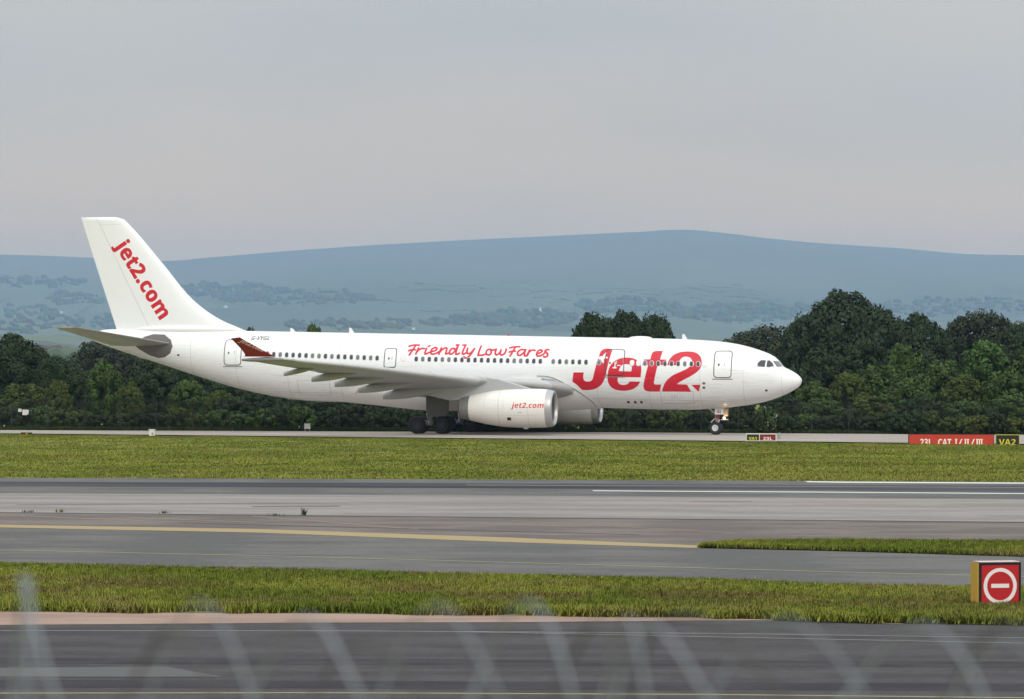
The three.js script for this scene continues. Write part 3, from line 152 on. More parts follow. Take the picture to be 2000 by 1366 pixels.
{
  const taxiNear = []; for (let x = -140; x <= 140; x += 10) taxiNear.push([x, -(crestD(x) + 18.5)]);
  struct('far_taxiway', strip(G.taxiFar, taxiNear, 0.0), M.taxi);
  struct('runway', strip(G.rwyFar, G.conc0, 0.0), M.asphaltGrey);
  struct('runway_rubber_marks', strip(G.rub0, G.rub1, 0.004), pave(paveTex([0.04, 0.04, 0.048], [0.078, 0.078, 0.09], 0.3, 91, 0.8), 0.8, 0.12, 0.6));
  struct('runway_shoulder', strip(G.conc0, G.joint, 0.002), M.concrete);
  const lower = [[-120, -100], [120, -100]];
  struct('old_apron', strip(G.joint.map(([x, z]) => [x, z]), lower, -0.004), M.brown);
  struct('joint_seam', strip(G.joint.map(([x, z]) => [x, z - 0.28]), G.joint.map(([x, z]) => [x, z + 0.28]), 0.006), mat([0.07, 0.06, 0.055]));
  struct('crossing_taxiway', strip([[-140, G.asph0[0][1] - 20], ...G.asph0, [160, -96]], [[-140, -87], [160, -87]], 0.0, 120), M.asphaltGrey);
  const grassy = (name, a, b, y, n) => { const g = strip(a, b, y, n); const uv = g.attributes.uv; for (let i = 0; i < uv.count; i++) uv.setXY(i, g.attributes.position.getX(i) / 11, g.attributes.position.getZ(i) / 11); return struct(name, g, grassMat); };
  grassy('grass_strip', G.grass0, G.grass1, 0.02, 100);
  const isl = new THREE.Shape(G.island.map(([x, z]) => new THREE.Vector2(x, -z))); const ig = new THREE.ShapeGeometry(isl); ig.rotateX(-Math.PI / 2); ig.translate(0, 0.03, 0);
  { const uv = ig.attributes.uv; for (let i = 0; i < uv.count; i++) uv.setXY(i, ig.attributes.position.getX(i) / 11, ig.attributes.position.getZ(i) / 11); }
  struct('grass_island', ig, grassMat);
  struct('near_taxiway', strip(G.grass1.map(([x, z]) => [x, z]), [[-200, -18], [200, -18]], 0.002, 100), M.asphalt);
  struct('pink_concrete_edge', strip([...G.grass1.slice(0, 6), [7.9, -82.7]], [...G.asph1, [7.9, -82.9]].sort((p, q) => p[0] - q[0]), 0.008, 80), M.pink);
  // painted lines
  const line = (name, pts, w, y, m) => struct(name, strip(pts.map(([x, z]) => [x, z - w / 2]), pts.map(([x, z]) => [x, z + w / 2]), y, 140), m);
  struct('yellow_edge_band', strip(G.yel[0], G.yel[1], 0.006, 80), M.yellow);
  line('taxiway_centre_line', G.tline, 0.22, 0.006, M.fadedYellow);
  line('white_edge_line', G.wl1, 0.13, 0.008, M.paleLine);
  line('white_lead_line', G.wl2, 0.12, 0.012, M.paleLine);
  line('yellow_edge_line', G.yl3, 0.16, 0.008, M.fadedYellow);
  struct('runway_white_stripe', strip(G.rw1.map(([x, z]) => [x, z - 1.1]), G.rw1.map(([x, z]) => [x, z + 0.9]), 0.008), M.whiteLine);
  struct('runway_white_stripe', strip(G.rw2.map(([x, z]) => [x, z - 0.6]), G.rw2.map(([x, z]) => [x, z + 0.5]), 0.008), M.whiteLine);
  line('runway_centre_line', [[-2, -181.5], [60, -179]], 0.55, 0.01, M.paleLine);
  // repaired bands on the near taxiway and an old patch with a pointed end
  line('asphalt_repair_band', [[-60, -66.6], [60, -66.1]], 1.6, 0.005, pave(paveTex([0.036, 0.034, 0.04], [0.05, 0.048, 0.054], 0.5, 93, 0.3), 0.9));
  line('asphalt_repair_band', [[-60, -71.9], [60, -71.2]], 1.5, 0.005, pave(paveTex([0.038, 0.036, 0.042], [0.054, 0.05, 0.056], 0.4, 94, 0.3), 0.9));
  line('concrete_apron_edge', [[-200, -56], [200, -55]], 15.4, 0.0045, pave(paveTex([0.15, 0.145, 0.14], [0.2, 0.19, 0.18], 0.4, 95, 0.3), 0.9));
  const sh = new THREE.Shape([[-12, 69.2], [-5.9, 70.2], [-4.75, 67.9], [-12, 67.6]].map(p => new THREE.Vector2(...p))); const sg = new THREE.ShapeGeometry(sh); sg.rotateX(-Math.PI / 2); sg.translate(0, 0.0085, 0);
  struct('asphalt_patch', sg, mat([0.085, 0.083, 0.086], { roughness: 1 }));
  // faint old yellow markings and dark skid stains on the apron
  for (const [x0, z0, x1, z1, w] of [[-18, -143, -12.3, -137.5, 0.35], [-13.4, -141, -8.5, -136.5, 0.3], [-9, -142.5, -3, -131, 0.4], [0, -139, 7, -129, 0.3]])
    line('worn_yellow_marking', [[x0, z0], [x1, z1]], w, 0.002, mat([0.27, 0.21, 0.12]));
  for (const [x0, z0, x1, z1, w] of [[-18.5, -153.2, -6.2, -156.6, 0.35], [-9.6, -152.1, -6.4, -152.9, 0.9], [7, -159.8, 9.4, -160, 0.3], [-11, -136, 4, -127.4, 0.22]])
    line('dark_stain', [[x0, z0], [x1, z1]], w, 0.0075, mat([0.09, 0.08, 0.082]));
}
// ---------- far hills in the haze ----------
{
  const ridge = pchip(D.HILL), HS = 2.3;
  const hillH = (az, d) => {
    d /= HS; const k = smooth(2600, 9300, d), r = ridge(az);
    let h = 2.2 + d * r * Math.pow(k, 1.25);
    h += (fbm(az * 26 + 5, d / 900, 101, 4) - 0.5) * 46 * smooth(1200, 3500, d) * (1 - smooth(7600, 9000, d));
    h += (fbm(az * 160, d / 240, 111, 3) - 0.5) * 9 * smooth(2500, 5000, d) * (1 - smooth(8000, 9200, d) * 0.85);
    h += 16 * smooth(1500, 3200, d) * (1 - smooth(4000, 7000, d));
    if (d > 9800) h -= (d - 9800) * 0.06;
    return h * HS - 3.2 * (1 - smooth(370, 700, d)) - 2;
  };
  const azs = []; for (let a = -0.24; a <= 0.2401; a += 0.0016) azs.push(a);
  const dl = []; for (let d = 850; d < 10600 * HS; d *= 1.02) dl.push(d);
  const fieldT = dataTex(1024, (u, v, i, j) => {
    // fields: jittered cells, 1 texel about 6 m across and 10 m deep
    const X = u * 6000, Z = v * 10500, c = 230, cz = 330; let best = 1e9, second = 1e9, id = 0;
    const gx = Math.floor(X / c), gz = Math.floor(Z / cz);
    for (let a = -1; a <= 1; a++) for (let b = -1; b <= 1; b++) { const px = (gx + a + hash2(gx + a, gz + b, 1)) * c, pz = (gz + b + hash2(gx + a, gz + b, 2)) * cz, dd = Math.abs(px - X) / c + Math.abs(pz - Z) / cz; if (dd < best) { second = best; best = dd; id = hash2(gx + a, gz + b, 9); } else if (dd < second) second = dd; }
    let k = mix3([0.08, 0.1, 0.06], [0.115, 0.14, 0.075], id);
    if (second - best < 0.05) k = [0.06, 0.075, 0.045];
    const moor = mix3([0.105, 0.112, 0.085], [0.16, 0.15, 0.115], fbm(u * 20, v * 40, 131, 5, 20));
    return toS(mix3(k, moor, smooth(6400, 7800, Z + 1400 * (fbm(u * 9, v * 9, 137, 3, 9) - 0.5))).map(q => q * (0.9 + 0.2 * hash2(i, j, 5))));
  }, true);
  struct('hills', loft(dl.map(d => azs.map(a => [a * d, hillH(a, d), -d])), { uv: p => [(p[0] / HS + 3000) / 6000, -p[2] / 10500 / HS] }), new THREE.MeshStandardMaterial({ map: fieldT, roughness: 1 }));
  // far woods and hedgerow trees, too small and many to tell apart
  const blob = new THREE.IcosahedronGeometry(1, 1); { const p = blob.attributes.position; for (let i = 0; i < p.count; i++) { const k = 0.8 + 0.4 * hash2(Math.round(p.getX(i) * 50), Math.round(p.getY(i) * 50 + p.getZ(i) * 30), 7); p.setXYZ(i, p.getX(i) * k, p.getY(i) * k, p.getZ(i) * k); } blob.computeVertexNormals(); }
  const spots = [];
  // where the slope reaches a given height above the horizon, seen from the airfield
  const reach = (a, tan) => { for (let d = 1500; d < 9600 * HS; d *= 1.012) if ((hillH(a, d) - 5.1) / d > tan) return d; return 9600 * HS; };
  const wood = (px0, px1, py0, py1, n, s0 = 5, s1 = 9) => { for (let i = 0; i < n * 0.45; i++) { const u = rand(), px = lerp(px0, px1, u), a = (px - 1000) / 8019, e = Math.sin(Math.PI * u) ** 0.4, py = lerp((py0 + py1) / 2, lerp(py0, py1, rand()), e) + 8 * (fbm(px / 40, 2, 55, 3) - 0.5), d = reach(a, (723 + (px - 1000) * 0.0035 - py) / 8019); spots.push([a, d, lerp(s0, s1, rand()) * d / 4000 * 0.4 * (rand() < 0.5 ? 0.6 : 1)]); } };
  for (let i = 0; i < 2600; i++) { const d = lerp(1500, 4200, rand()), a = lerp(-0.18, 0.18, rand()); spots.push([a, d, lerp(4, 9, rand())]); }
  wood(340, 560, 560, 585, 420); wood(430, 730, 572, 598, 600); wood(820, 880, 628, 640, 90, 6, 10); wood(870, 1010, 622, 640, 220, 6, 10); wood(950, 1125, 608, 640, 500, 6, 10);
  wood(1125, 1330, 592, 612, 420, 6, 10); wood(1320, 1560, 598, 632, 700, 6, 10); wood(1560, 1700, 590, 612, 240); wood(1700, 2100, 588, 622, 600); wood(-200, 170, 545, 565, 420); wood(-200, 160, 600, 660, 700); wood(180, 420, 610, 660, 500); wood(690, 800, 625, 645, 160); wood(560, 700, 628, 646, 160); wood(90, 200, 580, 600, 160);
  for (let h = 0; h < 34; h++) { const px = lerp(650, 1500, rand()), py = lerp(556, 625, rand()), L = lerp(20, 110, rand()), t = (rand() - 0.5) * 10; for (let i = 0; i < 26; i++) { const q = px + L * (i / 13 - 1), a = (q - 1000) / 8019, d = reach(a, (723 - py - t * (i / 13 - 1)) / 8019); spots.push([a, d, lerp(1.0, 1.9, rand()) * d / 4000 * 0.5]); } }
  const inst = new THREE.InstancedMesh(blob, mat([0.075, 0.09, 0.055], { roughness: 1 }), spots.length), q = new THREE.Matrix4(), col = new THREE.Color();
  spots.forEach(([a, d, s], i) => { q.makeScale(s * lerp(0.9, 1.5, rand()), s, s).setPosition(a * d, hillH(a, d) + s * 0.35, -d); inst.setMatrixAt(i, q); inst.setColorAt(i, col.setRGB(...[0, 0, 0].map(() => 1).map(v => v * lerp(0.7, 1.4, rand())))); });
  inst.name = 'distant_woods'; inst.userData = { label: 'hazy blue distant woods and hedgerow trees below the moor', category: 'woodland', kind: 'stuff' }; inst.castShadow = inst.receiveShadow = true; scene.add(inst);
  // pale houses on the far slope
  const wallM = mat([0.7, 0.69, 0.66]), roofM = mat([0.12, 0.12, 0.13]);
  const house = (px, py, w, h, label, s = 1) => {
    const a = (px - 1000) / 8019, d = reach(a, (723 + (px - 1000) * 0.0035 - py) / 8019); w *= d / 4000; h *= d / 4000; const g = thing('distant_house', label, 'house', [a * d, hillH(a, d) - 0.5, -d], 0.3, 'pale houses on the far slope');
    mesh('wall', box(w, h, w * 0.7, 0, h / 2, 0, 0.05), wallM, g);
    const r = new THREE.CylinderGeometry(0.01, w * 0.72, h * 0.55 * s, 4, 1); r.rotateY(Math.PI / 4); r.scale(1, 1, 0.8); r.translate(0, h + h * 0.27 * s, 0); mesh('roof', r, s > 1 ? wallM : roofM, g);
  };
  house(1055, 613, 2.2, 3.4, 'tiny white tower-like house on the slope above the middle of the fuselage', 1.6);
  house(807, 645, 3.4, 2.4, 'tiny pale house on the slope above the red slogan');
  house(118, 616, 3.6, 2.4, 'tiny pale house on the slope left of the fin');
  house(236, 600, 3.6, 2.4, 'tiny pale house hidden low beside the fin');
  house(440, 602, 3.6, 2.4, 'tiny pale house on the slope just right of the fin');
}
// ---------- the airliner: local x forward, y up, z to its right; origin on the ground between the main wheels ----------
const jet = thing('airliner', 'white twin-engine airliner with big red lettering taxiing to the right', 'airliner', [D.O[0], 0.002, D.O[1]], -12.2 * Math.PI / 180);
const fT = pchip(D.TOP), fB = pchip(D.BOT), fW = pchip(D.WID);
const sec = x => { const t = fT(x), b = fB(x); return [(t + b) / 2, (t - b) / 2, fW(x)]; };
const fz = (x, y) => { const [c, h, w] = sec(x); return w * Math.sqrt(Math.max(0, 1 - ((y - c) / h) ** 2)); };
const fval = (x, y, z) => { const [c, h, w] = sec(x); return ((y - c) / h) ** 2 + (z / w) ** 2; };
const fnorm = (x, y, z) => { const [c, h, w] = sec(x), e = 0.03; return new THREE.Vector3((fval(x + e, y, z) - fval(x - e, y, z)) / (2 * e), 2 * (y - c) / (h * h), 2 * z / (w * w)).normalize(); };
const PAINT = { roughness: 0.32, clearcoat: 0.35, clearcoatRoughness: 0.15 };
const paint = (c, o = {}) => new THREE.MeshPhysicalMaterial({ color: Array.isArray(c) ? lin(...c) : c, ...PAINT, ...o });
const RED = '#c8102c';
function trace(c, p) { let i = 0; while (i < p.length) { const k = p[i++], n = (m) => { const q = p.slice(i, i + m); i += m; return q; }; if (k === 'M') c.moveTo(...n(2)); else if (k === 'L') c.lineTo(...n(2)); else if (k === 'Q') c.quadraticCurveTo(...n(4)); else if (k === 'C') c.bezierCurveTo(...n(6)); else if (k === 'Z') c.closePath(); } }
const livery = canvasTex(2048, 2048, (c, w, h) => {
  c.fillStyle = '#e8eaed'; c.fillRect(0, 0, w, h);
  const sx = 2048 / 59.4, sy = 1024 / 6.8;
  for (const half of [0, 1]) {
    c.save(); c.beginPath(); c.rect(0, half * 1024, 2048, 1024); c.clip();
    c.setTransform(sx, 0, 0, -sy, 30.2 * sx, half * 1024 + 8.5 * sy);
    // grime: small streaks along the airflow, denser on the belly skin
    for (let i = 0; i < 2200; i++) { const y = 1.9 + Math.pow(rand(), 2.2) * 6, x = lerp(-29, 28, rand()), L = lerp(0.2, 1.6, rand()); c.fillStyle = `rgba(${110 + rand() * 40},${95 + rand() * 30},${80},${0.02 + rand() * 0.09})`; c.fillRect(x - L, y, L, 0.02 + rand() * 0.05); }
    // skin joints
    c.strokeStyle = 'rgba(80,80,86,0.34)'; c.lineWidth = 0.022;
    for (const x of [-24.6, -21, -17, -12.6, -8.2, 12.9, 17.1, 21.2, 24.6, 27.55]) { c.beginPath(); c.moveTo(x, 1.8); c.lineTo(x, 8.4); c.stroke(); }
    for (const y of [3.05, 4.4, 7.35]) { c.beginPath(); c.moveTo(-14, y + 0.22); c.lineTo(23, y - 0.38); c.stroke(); }
    c.strokeStyle = 'rgba(70,70,75,0.38)'; c.lineWidth = 0.03;
    for (const [x0, y0, x1, y1] of D.CARGO) c.strokeRect(x0, y1, x1 - x0, y0 - y1);
    if (!half) {
      c.fillStyle = RED; for (const p of D.JET) { c.beginPath(); trace(c, p); c.fill('evenodd'); }
      c.fillStyle = '#e8eaed'; c.beginPath(); trace(c, D.PLANE); c.fill();
      c.strokeStyle = RED; c.lineWidth = 0.15; c.lineCap = 'round'; c.lineJoin = 'round'; for (const p of D.FLF) { c.beginPath(); trace(c, p); c.stroke(); }
      const [rx0, ry0, rx1] = D.REG; c.save(); c.translate(rx0, ry0 - 0.16); c.scale(1, -1); c.transform(1, 0, -0.18, 1, 0, 0); c.font = 'bold 0.46px sans-serif'; c.fillStyle = '#2c2f36'; const tw = c.measureText('G-VYGL').width; c.scale((rx1 - rx0) / tw, 1); c.fillText('G-VYGL', 0, 0); c.restore();
      // stencils: small service markings along the forward hold and door warnings
      c.fillStyle = 'rgba(235,235,232,0.6)'; for (let i = 0; i < 9; i++) c.fillRect(16.6 + i * 0.32, 4.42, 0.035, 0.13);
      c.fillStyle = '#e8eaed'; c.fillRect(14.35, 5.35, 0.1, 0.42); c.fillRect(14.2, 5.25, 0.34, 0.12); c.fillRect(14.55, 5.45, 0.3, 0.08);
      c.strokeStyle = 'rgba(70,72,80,0.35)'; c.lineWidth = 0.03; c.beginPath(); c.moveTo(18.9, 3.2); c.lineTo(18.9, 2.9); c.moveTo(19.1, 3.25); c.lineTo(19.1, 2.85); c.moveTo(19.3, 3.2); c.lineTo(19.3, 2.9); c.stroke();
      c.strokeStyle = 'rgba(200,70,60,0.3)'; c.lineWidth = 0.025; c.beginPath(); c.moveTo(13.2, 6.95); c.lineTo(15.5, 6.86); c.moveTo(22.1, 6.85); c.lineTo(24, 6.65); c.stroke();
    }
    c.restore(); c.setTransform(1, 0, 0, 1, 0, 0);
  }
});
const bodyUV = (x, y, z) => [(x + 30.2) / 59.4, (z >= 0 ? 0.5 : 0) + 0.5 * clamp((y - 1.7) / 6.8)];
const skin = paint(0xffffff, { map: livery });
const white = paint([0.79, 0.79, 0.79]), dark = mat([0.045, 0.047, 0.055], { roughness: 0.35 }), seam = mat([0.04, 0.04, 0.045], { roughness: 0.7 });
const greyPaint = paint([0.42, 0.43, 0.45]), metal = mat([0.5, 0.5, 0.52], { metalness: 0.85, roughness: 0.38 }), darkMetal = mat([0.16, 0.155, 0.15], { metalness: 0.5, roughness: 0.5 });
{
  const xs = []; for (let i = 0; i <= 30; i++) xs.push(lerp(-29.93, -16, i / 30)); for (let i = 1; i < 24; i++) xs.push(lerp(-16, 18, i / 24)); for (let i = 0; i <= 64; i++) xs.push(lerp(18, 28.985, 1 - Math.pow(1 - i / 64, 1.9)));
  const pos = [], uv = [], nor = [], idx = [], N = 36;
  for (const side of [1, -1]) {
    const s0 = pos.length / 3;
    xs.forEach(x => { const [c, h, w] = sec(x); for (let j = 0; j <= N; j++) { const a = Math.PI * j / N, y = c + h * Math.cos(a), z = side * w * Math.sin(a); pos.push(x, y, z); uv.push(...bodyUV(x, y, side)); const n = fnorm(clamp(x, -29.8, 28.95), y, z); nor.push(n.x, n.y, n.z); } });
    for (let i = 0; i < xs.length - 1; i++) for (let j = 0; j < N; j++) { const a = s0 + i * (N + 1) + j, b = a + 1, cc = a + N + 1, d = b + N + 1; side > 0 ? idx.push(a, b, d, a, d, cc) : idx.push(a, d, b, a, cc, d); }
  }
  const g = new THREE.BufferGeometry(); g.setAttribute('position', new THREE.Float32BufferAttribute(pos, 3)); g.setAttribute('uv', new THREE.Float32BufferAttribute(uv, 2)); g.setAttribute('normal', new THREE.Float32BufferAttribute(nor, 3)); g.setIndex(idx);
  const fus = mesh('fuselage', g, skin, jet);
  const ap = new THREE.CylinderGeometry(0.13, 0.13, 0.08, 16); ap.rotateZ(Math.PI / 2); ap.translate(-29.94, 7.5, 0); mesh('exhaust_outlet', ap, darkMetal, fus);
}
// a thin plate that follows the skin: outline in (x, y), drawn as rings towards its middle
function plate(outline, off, side = 1, rings = 5, skirt = true) {
  const n = outline.length, cx = outline.reduce((s, p) => s + p[0], 0) / n, cy = outline.reduce((s, p) => s + p[1], 0) / n, rows = [];
  const at = (x, y, o) => { const z = fz(x, y) * side, m = fnorm(x, y, z); return [x + m.x * o, y + m.y * o, z + m.z * o]; };
  if (skirt) rows.push(outline.map(([x, y]) => at(x, y, -0.004)));
  for (let r = 0; r <= rings; r++) { const k = 1 - r / rings * 0.999; rows.push(outline.map(([x, y]) => at(cx + (x - cx) * k, cy + (y - cy) * k, off))); }
  return loft(rows, { close: true, uv: p => bodyUV(p[0], p[1], side) });
}
const round = (x0, y0, x1, y1, r, m = 5) => { const o = []; for (const [cx, cy, a0] of [[x1 - r, y1 - r, 0], [x0 + r, y1 - r, 90], [x0 + r, y0 + r, 180], [x1 - r, y0 + r, 270]]) for (let i = 0; i <= m; i++) { const a = (a0 + 90 * i / m) * Math.PI / 180; o.push([cx + r * Math.cos(a), cy + r * Math.sin(a)]); } return o; };
// denser outlines for tall plates so that they follow the curve
const dense = (o, step = 0.25) => { const r = []; o.forEach((p, i) => { const q = o[(i + 1) % o.length], n = Math.max(1, Math.ceil(Math.hypot(q[0] - p[0], q[1] - p[1]) / step)); for (let k = 0; k < n; k++) r.push([lerp(p[0], q[0], k / n), lerp(p[1], q[1], k / n)]); }); return r; };
{
  const glass = new THREE.MeshPhysicalMaterial({ color: lin(0.05, 0.055, 0.07), roughness: 0.2, clearcoat: 0.2 }), frameM = paint([0.62, 0.63, 0.64]);
  const blind = new THREE.MeshPhysicalMaterial({ color: lin(0.16, 0.16, 0.17), roughness: 0.25 }); let wi = 0;
  for (const [x, y] of D.WIN) { const f = mesh('cabin_window', plate(round(x - 0.14, y - 0.19, x + 0.14, y + 0.19, 0.13), 0.014, 1, 2), hash2(wi++, 5, 2) < 0.22 ? blind : glass, jet); mesh('window_frame', plate(round(x - 0.172, y - 0.225, x + 0.172, y + 0.225, 0.155), 0.007, 1, 2), frameM, f); }
  for (const [x, y] of D.PLUG) { const f = mesh('window_plug', plate(round(x - 0.17, y - 0.23, x + 0.17, y + 0.23, 0.16), 0.012, 1, 2), white, jet); mesh('plug_seal', plate(round(x - 0.19, y - 0.25, x + 0.19, y + 0.25, 0.18), 0.006, 1, 2), mat([0.4, 0.4, 0.41]), f); }
  D.DOORS.forEach(([x0, y1, x1, y0], i) => {
    const r = i === 2 ? 0.14 : 0.22, d = mesh('door', plate(dense(round(x0 + 0.03, y0 + 0.03, x1 - 0.03, y1 - 0.03, r)), 0.02, 1, 9), skin, jet);
    mesh('door_seal', plate(dense(round(x0 - 0.035, y0 - 0.035, x1 + 0.035, y1 + 0.035, r + 0.05)), 0.01, 1, 9), seam, d);
    const mx = (x0 + x1) / 2, my = (y0 + y1) / 2; mesh('door_window', plate(round(x0 + (i ? 0.32 : 0.3), my - 0.12, x0 + (i ? 0.44 : 0.44), my + 0.06, 0.06), 0.028, 1, 2), dark, d);
    mesh('door_handle', plate(round(mx + 0.12, my - 0.12, mx + 0.2, my + 0.14, 0.03), 0.026, 1, 2), mat([0.55, 0.55, 0.56]), d);
    if (i !== 2) mesh('scuff_plate', plate(dense(round(x0 - 0.12, y0 - 0.15, x1 + 0.12, y0 - 0.09, 0.025)), 0.02, 1, 2), mat([0.24, 0.24, 0.25], { metalness: 0.5 }), d);
  });
  D.PORTS.forEach(([x, y], i) => { const r = i < 3 ? 0.12 : i < 5 ? 0.13 : 0.1; const p = mesh('vent_port', plate(round(x - r, y - r * 0.8, x + r, y + r * 0.8, r * 0.75), 0.012, 1, 2), i > 2 && i < 5 ? mat([0.3, 0.3, 0.31]) : dark, jet); if (i > 2 && i < 5) mesh('port_ring', plate(round(x - r * 0.45, y - r * 0.45, x + r * 0.45, y + r * 0.45, r * 0.4), 0.02, 1, 2), dark, p); });
  for (const s of [1, -1]) D.COCK.forEach((o, i) => { const p = mesh('cockpit_window', plate(dense(o, 0.12), 0.012, s, 4), i < 2 ? new THREE.MeshPhysicalMaterial({ color: lin(0.055, 0.06, 0.075), roughness: 0.12 }) : new THREE.MeshPhysicalMaterial({ color: lin(0.1, 0.115, 0.12), roughness: 0.08, clearcoat: 1 }), jet); const cx = o.reduce((q, v) => q + v[0], 0) / o.length, cy = o.reduce((q, v) => q + v[1], 0) / o.length; mesh('window_frame', plate(dense(o.map(([x, y]) => [cx + (x - cx) * 1.1, cy + (y - cy) * 1.12]), 0.12), 0.006, s, 4), mat([0.5, 0.5, 0.5]), p); });
  for (const s of [1, -1]) mesh('tailplane_seal_plate', plate(dense(D.STABPATCH, 0.2), 0.012, s, 6), mat([0.14, 0.13, 0.128], { metalness: 0.35, roughness: 0.5 }), jet);
  // radome joint
  // dorsal aerials and hump
  const blade = (x, y, h, l, name = 'blade_antenna', dn = 1) => { const s = new THREE.Shape([[0, 0], [l, 0], [l * 0.35, h], [l * 0.02, h]].map(p => new THREE.Vector2(...p))); const g = new THREE.ExtrudeGeometry(s, { depth: 0.05, bevelEnabled: true, bevelSize: 0.015, bevelThickness: 0.015, bevelSegments: 1 }); g.translate(-l / 2, 0, -0.025); if (dn < 0) g.scale(1, -1, 1); g.translate(x, y, 0); mesh(name, g, white, jet); };
  for (const [i, h] of [[5, 0.42], [6, 0.3], [7, 0.42]]) { const x = D.NG[i][0]; blade(x, fT(x) - 0.03, h, 0.42); }
  for (const [i, h] of [[10, 0.34], [11, 0.16], [12, 0.22]]) { const x = D.NG[i][0]; blade(x, fB(x) + (i === 12 ? -0.2 : 0.05), h, 0.3, 'belly_antenna', -1); }
  const hx = (D.NG[8][0] + D.NG[9][0]) / 2, hump = new THREE.SphereGeometry(1, 24, 12); hump.scale(0.95, 0.16, 0.45); hump.translate(hx, fT(hx) + 0.0, 0); mesh('satellite_fairing', hump, white, jet);
  const bea = new THREE.SphereGeometry(0.1, 12, 8); bea.scale(1, 1.1, 1); bea.translate(D.NG[13][0], fT(D.NG[13][0]) + 0.03, 0); mesh('beacon', bea, paint([0.45, 0.02, 0.02]), jet);
}
// belly fairing with its wing root shoulders
{
  const rows = [], top = pchip([[-8.4, 2.75], [-7.7, 3.6], [-6, 3.95], [-3, 3.9], [4, 4.35], [8, 4.75], [9.6, 4.72], [11, 4.15], [12.1, 3.1], [12.9, 2.5]]), bot = pchip([[-8.4, 2.42], [-5, 2.1], [-1.6, 1.8], [4, 1.74], [9, 1.82], [12.9, 2.05]]), bul = pchip([[-8.4, 0.004], [-6.5, 0.1], [-2, 0.3], [5, 0.34], [9, 0.22], [11.5, 0.05], [12.9, 0.006]]);
  for (let i = 0; i <= 64; i++) {
    const x = lerp(-8.4, 12.9, i / 64), [c, h, w] = sec(x), b = bul(x), yb = bot(x), yt = top(x), r = [];
    const aT = Math.acos(clamp((yt - c) / h, -1, 1));
    for (let j = 0; j <= 40; j++) {
      const t = j / 40 * 2 - 1, a = Math.PI - (Math.PI - aT) * Math.abs(t), e = smooth(1, 0.72, Math.abs(t));
      const y0 = c + h * Math.cos(a), z0 = w * Math.sin(a), k = clamp((c - y0) / h), n = Math.hypot(z0 / w, 0.0001);
      const drop = (c - h - yb) * k * k, z = (z0 + b * e * Math.pow(n, 0.6) + 0.004) * Math.sign(t || 1) * (Math.abs(t) < 1e-6 ? 0 : 1);
      r.push([x, y0 - drop * Math.min(1, e + 0.3) - 0.004 * k, z]);
    }
    rows.push(r);
  }
  const bf = mesh('belly_fairing', loft(rows), white, jet);
  // dark seam of the fairing's front edge
  for (const [pts, s] of [[D.SEAM, 1], [D.SEAMR, 1]]) { const cv = new THREE.CatmullRomCurve3(pts.map(([x, y]) => { const m = fnorm(x, y, fz(x, y)); const zz = fz(x, y); return new THREE.Vector3(x + m.x * 0.06, y + m.y * 0.06, zz + m.z * 0.1); })); mesh('fairing_seam', new THREE.TubeGeometry(cv, 24, 0.022, 5), seam, bf); }
}
// ---------- wings ----------
const WS = [[0, 12.3, 3.35, 13, 2.75, 0.13], [2.6, 11.0, 3.58, 11.6, 2.9, 0.135], [5.5, 9.1, 3.92, 9.75, 2.98, 0.125], [9.4, 5.75, 4.22, 7.6, 3.5, 0.115], [13, 3.33, 4.52, 6.6, 4.04, 0.11], [17.6, 0.4, 4.97, 5.35, 4.7, 0.11], [22, -2.25, 5.36, 4.2, 5.16, 0.105], [26, -4.65, 5.66, 3.2, 5.54, 0.1], [28.9, -6.25, 5.88, 2.5, 5.8, 0.1]];
const wp = [1, 2, 3, 4, 5].map(k => pchip(WS.map(r => [r[0], r[k]])));
const foil = s => 5 * (0.2969 * Math.sqrt(s) - 0.126 * s - 0.3516 * s * s + 0.2843 * s ** 3 - 0.1036 * s ** 4);
function wpt(z, s, up, off = 0) { const le = wp[0](z), ly = wp[1](z), c = wp[2](z), ty = wp[3](z), t = wp[4](z) * foil(s) * c; return [le - s * c + (s < 0.02 ? off : 0), lerp(ly, ty, s) + (up ? t * 1.05 + off : -t * 0.95 - off) + 0.01 * c * Math.sin(Math.PI * s), z]; }
const wingRow = (z, sd, s1 = 1) => { const r = []; for (let i = 0; i <= 18; i++) { const s = s1 * (1 - Math.cos(Math.PI * i / 36)) / (1); r.push(wpt(z, Math.min(1, s), true)); } for (let i = 17; i >= 1; i--) { const s = s1 * (1 - Math.cos(Math.PI * i / 36)); r.push(wpt(z, Math.min(1, s), false)); } return r.map(p => [p[0], p[1], p[2] * sd]); };
const wingM = paint([0.36, 0.365, 0.375], { roughness: 0.55, clearcoat: 0 }), slatM = paint([0.46, 0.465, 0.475], { roughness: 0.3 }), flapM = paint([0.36, 0.365, 0.375], { roughness: 0.55, clearcoat: 0 });
const pick = (rows, sd) => sd > 0 ? rows : rows.slice().reverse();
const text = (c, str, x, y, px, w, col, ang = 0, skew = 0, weight = 'bold') => { c.save(); c.translate(x, y); c.rotate(ang); c.transform(1, 0, skew, 1, 0, 0); c.font = `${weight} ${px}px sans-serif`; const m = c.measureText(str).width; if (w) c.scale(w / m, 1); c.fillStyle = col; c.fillText(str, 0, 0); c.restore(); };
const wingletTex = canvasTex(512, 512, (c) => { c.fillStyle = '#8a0920'; c.fillRect(0, 0, 512, 512); text(c, 'jet2.com', 122, 140, 112, 292, 'rgba(232,222,222,0.95)', 0.69, -0.1); });
